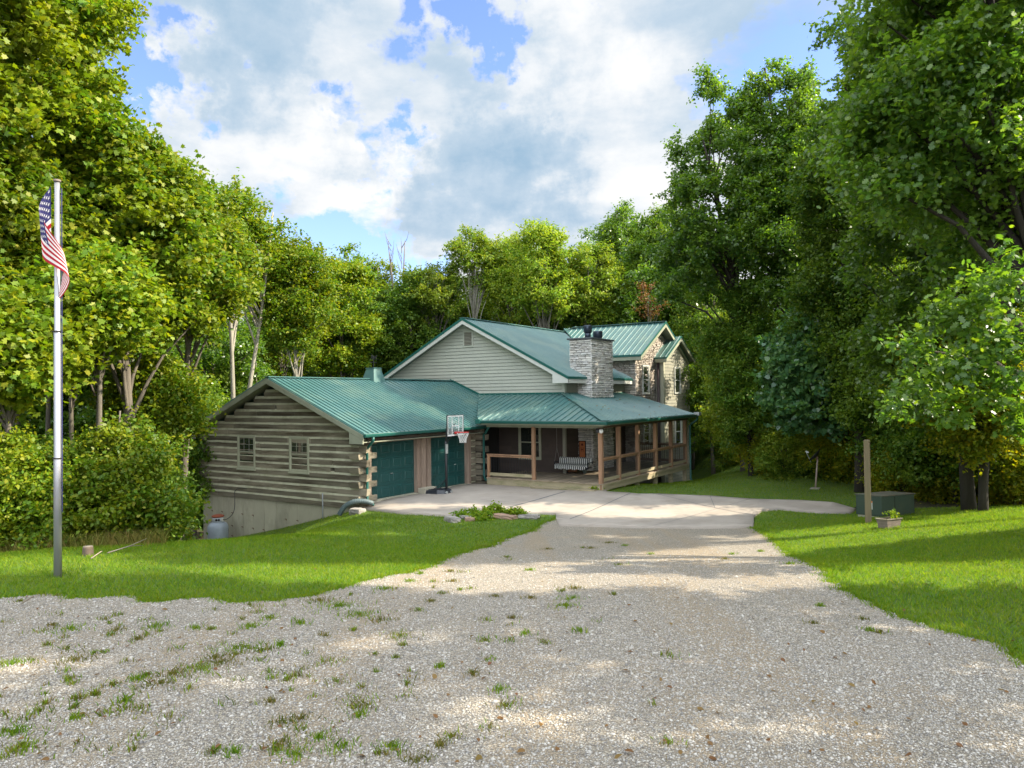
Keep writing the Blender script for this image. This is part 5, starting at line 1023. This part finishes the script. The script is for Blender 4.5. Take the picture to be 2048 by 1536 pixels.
T('young_tree', 'dark-trunked young tree at the right edge of the lawn', 1965, 20.5, 560, 1.9, 900, leaf='gold', n=28000, size=.14, shape='leaf6', ncl=62, r0=.15, forks=2, taper=.1, bark=BARKD)
T('young_tree', 'gold-lit young tree between the wooden post and the nearest oak', 1880, 29, 640, 2.3, 1000, leaf='gold', n=26000, size=.16, ncl=64, r0=.10, taper=.1, bark=BARKD)
T('young_tree', 'leafy green young tree hanging over the grass right of the utility box', 1905, 23.5, 690, 1.8, 985, leaf='green', n=24000, size=.14, shape='leaf6', ncl=60, r0=.08, taper=.1, bark=BARKD)
T('young_tree', 'gold-lit young tree behind the wooden post', 1720, 30, 700, 2.2, 1000, leaf='gold', n=22000, size=.16, ncl=60, r0=.10, taper=.1, bark=BARKD)
T('young_tree', 'gold-lit young tree cut by the right frame edge', 2070, 27, 600, 2.3, 1000, leaf='gold', n=24000, size=.16, ncl=60, r0=.10, taper=.1, bark=BARKD)
for px, D, yt, yb_, R, lf, lab in ((1425, 42, 500, 905, 2.0, 'green', 'leafy mid-green tree just right of the far porch corner'), (1480, 37, 600, 920, 1.7, 'pale', 'pale green tree at the grass edge right of the far porch'), (1385, 47, 520, 880, 2.0, 'pale', 'pale green tree close behind the bay of the house'), (1345, 50, 500, 850, 2.2, 'green', 'mid-green tree directly behind the stone wing gable'),
    (850, 55, 560, 700, 2.4, 'pale', 'pale green tree at the foot of the main gable rake'), (905, 53, 540, 700, 2.6, 'green', 'mid-green tree left behind the main gable peak'), (1000, 55, 530, 700, 2.8, 'pale', 'pale green tree right behind the main gable peak'), (1130, 52, 520, 690, 2.6, 'green', 'mid-green tree behind the chimney'), (1215, 50, 520, 680, 2.4, 'pale', 'pale green tree behind the stone wing roof'), (560, 44, 520, 760, 2.4, 'maple', 'yellow-green tree above the garage ridge'), (730, 50, 560, 760, 2.6, 'green', 'shaded tree left of the main gable rake')):
    T('woodland_tree', lab, px, D, yt, R, yb_, leaf=lf, n=18000, size=.19, ncl=56, r0=.12, cr=(.6, 1.0), taper=.15)
for px, D, yt, yb_, R, lf, lab in ((1545, 34, 800, 975, 1.5, 'gold', 'sunlit shrub left of the satellite dish at the grass edge'), (1470, 43, 820, 930, 1.8, 'gold', 'yellow-lit shrub at the far left end of the grass edge'), (1570, 32.5, 800, 985, 1.3, 'pale', 'pale tall shrub between the far grass and the satellite dish'), (1610, 33, 850, 985, 1.4, 'green', 'dark shrub directly behind the satellite dish'), (1700, 31, 840, 1000, 1.4, 'green', 'dark shrub between the dish and the wooden post'),
    (1800, 26, 840, 1015, 1.4, 'gold', 'gold-flecked shrub behind the utility box'), (1885, 24.5, 830, 1025, 1.4, 'gold', 'gold-flecked shrub right of the utility box'), (1975, 23.5, 830, 1035, 1.4, 'gold', 'gold-flecked shrub between the dark trunks at right'), (2070, 22, 830, 1040, 1.4, 'gold', 'gold-flecked shrub cut by the right frame edge'), (1400, 50, 780, 900, 1.6, 'green', 'green shrub close behind the far porch post')):
    T('shrub', lab, px, D, yt, R, yb_, leaf=lf, n=14000, size=.12, shape='leaf6', ncl=50, r0=.035, nl=12, cat='shrub', group='shrubs along the wood edge', cr=(.42, .75), taper=.1, bark=BARKD)
# trees standing right of and behind the camera: outside the frame, they cast the dappled shade
airy = [o for o in TREES if o.name.startswith('sparse_tree')][2]
for i, (px, D, s) in enumerate(((3050, 9.5, .85), (2750, 17, .9), (2600, 13.5, .62), (2850, 8.5, .6), (2330, 24, .7), (2480, 27, .9), (3400, 8.5, .9), (4500, 4.5, .9), (6000, .5, .95), (3900, 13, 1.0))):
    k_ = [2, 0, 1, 3, 1, 3, 1, 0, 3, 1][i]; p = CAM+RT*((px-1024)/F*max(D, 5))+FWD*D; x, y = float(p[0]), float(p[1])
    copytree((base_f+[airy])[4 if i in (0, 1, 6) else k_], 'shade tree standing right of the drive beyond the picture edge', x, y, s, i*1.3, 1.05, 'shade trees beyond the right picture edge')
for i, (x, y, s) in enumerate(((-13, -13, .9), (-18, -9, 1.), (-20, -17, 1.05), (-12, -20, .95), (-27, -12, 1.1), (-5, -27, 1.))):
    copytree(base_f[i % 4], 'tree of the wood curving round the lawn beyond the left picture edge', x, y, s, i*1.1, 1., 'trees beyond the left picture edge')
# dead bare twigs above the wood
for k, (px, D, yt) in enumerate(((785, 51, 478), (806, 51, 482))):
    x, y = spot(px, D); z1 = float(at(px, yt, D)[2]); mb = MB(); g = random.Random(k+3)
    mb.tube([(x, y, tz(x, y)), (x+.1, y, z1-3), (x+.3*(k*2-1), y, z1)], [.12, .07, .02], 6)
    for j in range(7): z = z1-2.6+j*.36; a = g.uniform(-1, 1); mb.tube([(x, y, z), (x+a*.5, y+.1, z+.6), (x+a*.7, y+.1, z+1.1)], [.035, .02, .008], 4, False)
    meta(mb.build('dead_tree', BARK, None, True), ['bare dead treetop poking above the wood, left of the two', 'bare dead treetop poking above the wood, right of the two'][k], 'dead tree', 'bare treetops')
# ------------------------------------------------------------------ grass blades, weeds, stones (uncountable)
def pts_in(poly, dens, x_=None):
    P = np.array(poly); lo_, hi_ = P.min(0), P.max(0); n = int((hi_-lo_).prod()*dens); q = lo_+rng.random((n, 2))*(hi_-lo_); q = q[in_poly(q, poly)]
    d = np.concatenate([q, np.full((len(q), 1), 1.)], 1)-CAM; dep = d@FWD; lat = d@RT/np.maximum(dep, .1)*F+1024
    return q, dep, lat
def blades(name, q, h, w, mat, label=None, off=0., hv=None, kind='stuff', parent=None):
    n = len(q); z = TZ(q)+off; a = rng.random(n)*6.283; ln = rng.normal(size=(n, 2))*.45; hh = h*rng.uniform(.5, 1.3, n)
    base = np.stack([q[:, 0], q[:, 1], z-.01], 1); s = np.stack([np.cos(a), np.sin(a), a*0], 1)*(w*rng.uniform(.6, 1.3, n))[:, None]
    tip = base+np.stack([ln[:, 0]*hh, ln[:, 1]*hh, hh], 1); mid = base*.5+tip*.5+np.stack([-ln[:, 0]*hh*.15, -ln[:, 1]*hh*.15, hh*.08], 1)
    V = np.stack([base-s*.5, base+s*.5, mid+s*.35, tip, mid-s*.35], 1); k = 5
    me = bpy.data.meshes.new(name); me.vertices.add(n*k); me.vertices.foreach_set('co', V.astype(np.float32).ravel()); me.loops.add(n*k); me.loops.foreach_set('vertex_index', np.arange(n*k, dtype=np.int32))
    me.polygons.add(n); me.polygons.foreach_set('loop_start', np.arange(0, n*k, k, dtype=np.int32)); me.polygons.foreach_set('loop_total', np.full(n, k, dtype=np.int32)); me.materials.append(mat)
    pat = .5+.25*np.sin(q[:, 0]*1.7+np.sin(q[:, 1]*1.3)*2)*np.sin(q[:, 1]*1.1+np.cos(q[:, 0]*.9)*2)+.25*np.sin(q[:, 0]*4.3+2*np.sin(q[:, 1]*3.1))*np.sin(q[:, 1]*5.2+np.cos(q[:, 0]*3.7)*1.7)
    if n > 20000: tip[:, 2] += hh*(pat-.5)*1.1
    for nm, val in (('lv', rng.random(n)), ('cv', pat**2*.8)):
        t_ = me.attributes.new(nm, 'FLOAT', 'FACE'); t_.data.foreach_set('value', val.astype(np.float32))
    me.update(calc_edges=True); o = bpy.data.objects.new(name, me); link(o, parent)
    if kind: meta(o, label, 'grass', kind=kind)
    return o
LM['grass'] = leafmat('grass_blade', G(.09, .205, .010), G(.145, .26, .012), G(.27, .30, .018), .45, (1.35, 1.35, .6), .55, .25)
LM['dry'] = leafmat('dry_grass', G(.09, .13, .015), G(.13, .14, .02), G(.30, .21, .07), .35, (1.3, 1.2, .7), .6, .2)
for poly, lab, dn in ((lawnL, 'bright mown grass of the lawn by the flagpole', 1500), (lawnR, 'dappled mown grass right of the gravel', 1500), (lawnB, 'grass strip between the porch and the trees', 420)):
    q, dep, lat = pts_in(poly, dn); keep = (dep > 4) & (dep < 62) & (lat > -350) & (lat < 3600)
    pr = np.clip((13./np.maximum(dep, 1))**1.25, .12, 1) if dn > 1000 else np.clip((26./np.maximum(dep, 1))**1.2, .1, 1)
    keep &= rng.random(len(q)) < pr; q = q[keep]; dep = dep[keep]
    o = blades('lawn_grass', q, .062, .009, LM['grass'], lab)
# ragged grass fringe where lawn meets gravel
fq = []
for E_ in (EL, ER):
    for a, b_ in zip(E_, E_[1:]):
        L_ = math.dist(a, b_); n_ = int(L_*260)
        for _ in range(n_): t_ = random.random(); fq.append((a[0]+(b_[0]-a[0])*t_+random.gauss(0, .07), a[1]+(b_[1]-a[1])*t_+random.gauss(0, .07)))
blades('fringe_grass', np.array(fq), .065, .010, LM['grass'], 'ragged grass fringe along both gravel edges', .01)
# weed tufts on the gravel
wp = [(140, 1262, .34), (105, 1255, .1), (235, 1265, .18), (310, 1258, .35), (392, 1260, .16), (500, 1258, .25), (275, 1282, .1), (560, 1295, .12), (475, 1302, .4), (430, 1320, .3), (25, 1332, .28), (150, 1325, .42), (275, 1365, .2), (350, 1352, .5), (400, 1345, .35), (440, 1330, .4), (320, 1372, .3), (250, 1410, .12), (150, 1445, .1), (540, 1412, .12), (565, 1448, .2), (600, 1445, .18), (640, 1485, .22), (680, 1500, .2), (30, 1470, .3), (45, 1500, .25), (560, 1500, .22), (470, 1510, .15), (590, 1520, .2), (780, 1503, .16), (835, 1525, .2), (880, 1500, .1),
 (680, 1215, .6), (720, 1232, .5), (640, 1205, .4), (760, 1245, .3), (905, 1165, .22), (840, 1140, .2), (840, 1150, .15), (900, 1145, .18), (970, 1095, .4), (1060, 1143, .14), (1150, 1180, .3), (1145, 1200, .25), (1130, 1215, .3), (1095, 1100, .25), (1218, 1087, .3), (1180, 1098, .35), (1250, 1093, .2), (1060, 1200, .16), (990, 1195, .12), (860, 1205, .14), (1160, 1267, .2), (1050, 1272, .12), (945, 1353, .12), (880, 1340, .1), (1000, 1385, .15), (720, 1440, .12), (1025, 1240, .1), (1300, 1110, .12), (1465, 1110, .15), (1520, 1105, .12), (1450, 1120, .15), (1725, 1243, .12), (1740, 1265, .16), (1760, 1270, .14), (1640, 1215, .1), (1580, 1130, .2), (1625, 1250, .12), (600, 1250, .25), (650, 1275, .15), (540, 1240, .2), (820, 1165, .2), (770, 1180, .3)]
wq = []; wd = []
for (a, b_, r_) in wp:
    c = gpix(a, b_); r_ *= .8; n_ = int(40+600*r_*r_+120*r_)
    A = wd if random.random() < .45 else wq
    for _ in range(n_):
        rr1 = abs(random.gauss(0, .5))*r_; an = random.uniform(0, 6.28); A.append((c[0]+rr1*math.cos(an), c[1]+rr1*math.sin(an)))
sc_ = []
while len(sc_) < 150:
    px, py = random.uniform(0, 1350), random.uniform(1080, 1530)
    if random.random() > (1.15-px/1400): continue
    c = gpix(px, py)
    if not in_poly([c], gravel_poly)[0]: continue
    sc_.append(1); r_ = random.uniform(.03, .22)
    for _ in range(random.randint(6, 60)): an = random.uniform(0, 6.28); q_ = abs(random.gauss(0, .6))*r_; (wd if random.random() < .6 else wq).append((c[0]+q_*math.cos(an), c[1]+q_*math.sin(an)))
blades('weed_tufts', np.array(wq), .055, .010, LM['grass'], 'green weed tufts scattered over the gravel drive', .015)
blades('dry_weed_tufts', np.array(wd), .05, .009, LM['dry'], 'half-dry weed tufts scattered over the gravel drive', .015)
# loose stones on the gravel near the viewpoint
q, dep, lat = pts_in(gravel_poly, 2600); keep = (dep > 3.6) & (dep < 19) & (lat > -150) & (lat < 2200) & (rng.random(len(q)) < np.clip((6.5/np.maximum(dep, 1))**2, .08, 1)*np.clip((19-dep)/6, 0, 1)); q = q[keep]; n = len(q)
oct_ = np.array([(1, 0, 0), (0, 1, 0), (-1, 0, 0), (0, -1, 0), (.2, .1, .8), (0, 0, -.8)]); tri = np.array([(0, 1, 4), (1, 2, 4), (2, 3, 4), (3, 0, 4), (1, 0, 5), (2, 1, 5), (3, 2, 5), (0, 3, 5)])
sz = rng.lognormal(0, .40, n)*.0068; a = rng.random(n)*6.283; V = oct_[None]*(1+rng.uniform(-.35, .35, (n, 6, 3)))*sz[:, None, None]*np.array([1.15, .9, .75]); ca, sa = np.cos(a)[:, None], np.sin(a)[:, None]
V = np.stack([V[..., 0]*ca-V[..., 1]*sa, V[..., 0]*sa+V[..., 1]*ca, V[..., 2]], -1); V += np.stack([q[:, 0], q[:, 1], TZ(q)+.014], 1)[:, None]
me = bpy.data.meshes.new('loose_gravel'); me.vertices.add(n*6); me.vertices.foreach_set('co', V.astype(np.float32).ravel()); Fc = (tri[None]+np.arange(n)[:, None, None]*6).reshape(-1).astype(np.int32)
me.loops.add(len(Fc)); me.loops.foreach_set('vertex_index', Fc); me.polygons.add(n*8); me.polygons.foreach_set('loop_start', np.arange(0, len(Fc), 3, dtype=np.int32)); me.polygons.foreach_set('loop_total', np.full(n*8, 3, dtype=np.int32))
at_ = me.attributes.new('rv', 'FLOAT', 'FACE'); at_.data.foreach_set('value', np.repeat(rng.random(n), 8).astype(np.float32))
m, t, b = newmat('loose_stone'); t.L(t.ramp(t.attr('rv'), [(0., G(.16, .15, .14)), (.2, G(.28, .26, .23)), (.6, G(.39, .36, .315)), (1., G(.52, .485, .43))]), b.inputs['Base Color']); b.inputs['Roughness'].default_value = .9
me.materials.append(m); me.update(calc_edges=True); o = bpy.data.objects.new('loose_gravel', me); link(o); meta(o, 'loose grey and tan gravel stones covering the drive', 'gravel', kind='stuff')
# leafy weeds round the rocks by the pad, and at the porch corner
def weedbed(name, label, cs, n, size, leaf='grass', shape='leaf6', kind='stuff'):
    C = np.array([(x, y, tz(x, y)+h) for x, y, h, r_ in cs]); R = np.array([r_ for *_, r_ in cs]); P, N, idx = scatter(C, R, n, .7, .6); me = leafmesh(name, P, N, size*rng.uniform(.6, 1.3, n), shape, rng.random(n), rng.random(len(C))[idx], LM[leaf])
    return meta(link(bpy.data.objects.new(name, me)), label, 'weeds' if kind else 'plant', kind=kind)
cs = []
for px, py in ((925, 1036), (950, 1035), (968, 1033), (985, 1031), (1000, 1030), (960, 1040), (1020, 1034), (1035, 1036), (975, 1040), (1046, 1035)): x, y = gpix(px, py); cs.append((x, y, .08+random.random()*.09, .22))
weedbed('weed_bed', 'low leafy weeds growing around the rocks beside the concrete', cs, 6500, .07)
x, y = gpix(1193, 984); weedbed('porch_corner_plant', 'small bright plant at the foot of the porch corner post', [(x, y, .1, .14), (x-.15, y+.05, .12, .13), (x+.15, y+.1, .07, .12)], 420, .06, kind=None)
me = leafmesh('planter_sprig', *(lambda r_: (r_[0], r_[1]))(scatter(np.array([tuple(PLANTER+Vector((0, 0, .12))), tuple(PLANTER+Vector((.08, .05, .05)))]), np.array([.13, .10]), 110)), .055*np.ones(110), 'leaf6', rng.random(110), rng.random(110), LM['grass'])
meta(link(bpy.data.objects.new('planter_sprig', me)), 'small sprig growing in the wooden planter', 'plant')
# rough tall grass and litter along the left wood edge
tq = []
for i in range(5200): tq.append(spot(random.uniform(-150, 330), 15.3+random.gauss(0, .45)))
blades('rough_grass', np.array(tq), .30, .010, LM['dry'], 'tall rough grass between the lawn and the left wood')
# a few dead leaves on the gravel and roof
n = 240; q = np.array([gpix(random.uniform(-50, 2090), random.uniform(1080, 1536)) for _ in range(n)]); P = np.concatenate([q, (TZ(q)+.03)[:, None]], 1); N = rng.normal(size=(n, 3))*.35; N[:, 2] += 1
me = leafmesh('fallen_leaves', P, N, rng.uniform(.03, .07, n), 'leaf6', rng.random(n), rng.random(n), LM['rust']); meta(link(bpy.data.objects.new('fallen_leaves', me)), 'brown fallen leaves scattered over the drive', 'leaves', kind='stuff')

n = 90; X_ = rng.uniform(3.9, 6.4, n); Y_ = rng.uniform(7., 15.2, n); P = np.stack([X_, Y_, 2.76+.2986*(6.5-X_)+.035], 1); N = rng.normal(size=(n, 3))*.3; N[:, 2] += 1
me = leafmesh('roof_leaves', P, N, rng.uniform(.05, .10, n), 'leaf6', rng.random(n), rng.random(n), LM['rust']); meta(link(bpy.data.objects.new('roof_leaves', me)), 'dead leaves lying on the side porch roof', 'leaves', kind='stuff')
# ------------------------------------------------------------------ sun, sky, clouds, output
SUN_AZ_R, SUN_EL = 92., 36.           # degrees right of the view axis, elevation
th = math.radians(SUN_AZ_R); el = math.radians(SUN_EL)
rr_ = np.array([cy, sy, 0.]); ff_ = np.array([-sy, cy, 0.])
sd_ = (ff_*math.cos(th)+rr_*math.sin(th))*math.cos(el)+np.array([0, 0, math.sin(el)])
ld = bpy.data.lights.new('sun', 'SUN'); ld.energy = 3.7; ld.angle = math.radians(.6); ld.color = (1., .90, .72)
lo_ = bpy.data.objects.new('sun', ld); COL.objects.link(lo_); lo_.rotation_euler = Vector(sd_).to_track_quat('Z', 'Y').to_euler()
w = bpy.data.worlds.new('World'); S.world = w; w.use_nodes = True; t = NT(w); bg = t.n['Background']
sky = t.new('ShaderNodeTexSky'); sky.sky_type = 'NISHITA'; sky.sun_disc = False; sky.sun_elevation = el
sky.sun_rotation = math.atan2(sd_[0], sd_[1]); sky.air_density = 1.; sky.dust_density = .6; sky.ozone_density = 1.5
tc = t.new('ShaderNodeTexCoord'); D = tc.outputs['Generated']
sep = t.new('ShaderNodeSeparateXYZ'); t.L(D, sep.inputs[0])
zz = t.math('ADD', t.math('MAXIMUM', sep.outputs[2], 0.), .16)
cmb = t.new('ShaderNodeCombineXYZ'); t.L(t.math('DIVIDE', sep.outputs[0], zz), cmb.inputs[0]); t.L(t.math('DIVIDE', sep.outputs[1], zz), cmb.inputs[1]); t.L(t.math('MULTIPLY', sep.outputs[2], 2.), cmb.inputs[2])
mp = t.new('ShaderNodeMapping'); mp.inputs['Location'].default_value = (3.1, 1.7, 0); t.L(cmb.outputs[0], mp.inputs['Vector']); v = mp.outputs[0]
big = t.noise(v, 1.55, 11, .62); n2 = t.new('ShaderNodeTexNoise'); n2.inputs['Scale'].default_value = 1.1; n2.inputs['Detail'].default_value = 8; n2.inputs['Roughness'].default_value = .55; t.L(v, n2.inputs['Vector'])
wn = t.new('ShaderNodeTexNoise'); wn.inputs['Scale'].default_value = 11.; wn.inputs['Detail'].default_value = 8; wn.inputs['Roughness'].default_value = .6; t.L(D, wn.inputs['Vector'])
ws = t.new('ShaderNodeVectorMath'); ws.operation = 'MULTIPLY_ADD'; t.L(wn.outputs['Color'], ws.inputs[0]); ws.inputs[1].default_value = (.34,)*3; ws.inputs[2].default_value = (-.17,)*3
wd_ = t.new('ShaderNodeVectorMath'); t.L(D, wd_.inputs[0]); t.L(ws.outputs[0], wd_.inputs[1]); DW = wd_.outputs[0]
def blob(px, py, rad, amt, prev):
    d = ray(px, py); d = d/np.linalg.norm(d); vm = t.new('ShaderNodeVectorMath'); vm.operation = 'DISTANCE'; t.L(DW, vm.inputs[0]); vm.inputs[1].default_value = tuple(d)
    f_ = t.math('MULTIPLY', t.math('EXPONENT', t.math('MULTIPLY', t.math('POWER', t.math('DIVIDE', vm.outputs['Value'], math.radians(rad)), 2.), -1.)), amt)
    return t.math('ADD', prev, f_)
cov = t.math('ADD', big, .075)
for b_ in ((310, 165, 3.0, -.34), (330, 70, 3.5, -.10), (715, 235, 3.0, -.30), (800, 290, 2.2, -.18), (975, 60, 4.2, -.30), (930, 15, 3, -.14), (1180, 10, 3, -.15), (640, 450, 3.2, -.12), (760, 480, 5.0, -.14), (830, 520, 3.0, -.22), (455, 265, 1.6, -.14), (620, 300, 1.6, -.12), (1680, 40, 6, -.12), (1450, 150, 4, -.06), (560, 120, 7, .16), (950, 340, 8, .22), (1200, 150, 7, .14), (450, 330, 6, .10), (1300, 330, 7, .12)): cov = blob(*b_, cov)
mask = t.ramp(cov, [(.45, 0.), (.50, .5), (.57, 1.)])
sh = t.noise(v, 2.6, 10, .6)
shade = t.math('ADD', t.math('MULTIPLY', n2.outputs['Fac'], .6), t.math('MULTIPLY', sh, .4))
for b_ in ((980, 370, 5., .20), (850, 330, 3, .02), (470, 110, 6, .12), (520, 60, 5, .08), (1100, 380, 3.5, .10), (1480, 140, 8, .08), (560, 300, 4, -.07), (700, 400, 4, -.10), (390, 230, 4, -.12), (1080, 160, 4, -.10), (760, 320, 2.5, -.1), (1180, 90, 4, -.06), (950, 440, 5, -.06)): shade = blob(*b_, shade)
ccol = t.ramp(shade, [(.38, G(1.12, 1.10, 1.08)), (.49, G(.88, .92, .96)), (.60, G(.56, .69, .82)), (.76, G(.34, .52, .70))])
sc = t.new('ShaderNodeVectorMath'); sc.operation = 'SCALE'; t.L(ccol, sc.inputs[0]); sc.inputs['Scale'].default_value = CLOUD = 2.85
sk = t.new('ShaderNodeVectorMath'); sk.operation = 'MULTIPLY'; t.L(sky.outputs[0], sk.inputs[0]); sk.inputs[1].default_value = (.74, .76, .98)
dt = t.new('ShaderNodeVectorMath'); dt.operation = 'DOT_PRODUCT'; t.L(D, dt.inputs[0]); dt.inputs[1].default_value = tuple((-ff_*.62+np.array([0, 0, .78])+rr_*.15)/1.01)
fill_glow = t.math('MULTIPLY_ADD', t.ramp(dt.outputs['Value'], [(.22, 0.), (.70, 1.)]), 3.0, 1.)     # brightness added to unseen clouds overhead and behind the viewpoint to fill the shade
s2 = t.new('ShaderNodeVectorMath'); s2.operation = 'SCALE'; t.L(sc.outputs[0], s2.inputs[0]); t.L(fill_glow, s2.inputs['Scale']); sc = s2
fin = t.mix(mask, sk.outputs[0], sc.outputs[0]); t.L(fin, bg.inputs['Color']); bg.inputs['Strength'].default_value = .11
S.view_settings.view_transform = 'Standard'; S.view_settings.look = 'None'; S.view_settings.gamma = 1.; S.view_settings.exposure = 1.7
S.render.engine = 'CYCLES'; S.cycles.max_bounces = 7; S.cycles.transparent_max_bounces = 8; S.cycles.diffuse_bounces = 3; S.cycles.transmission_bounces = 4
S.render.resolution_x = 1024; S.render.resolution_y = 768; S.render.film_transparent = False
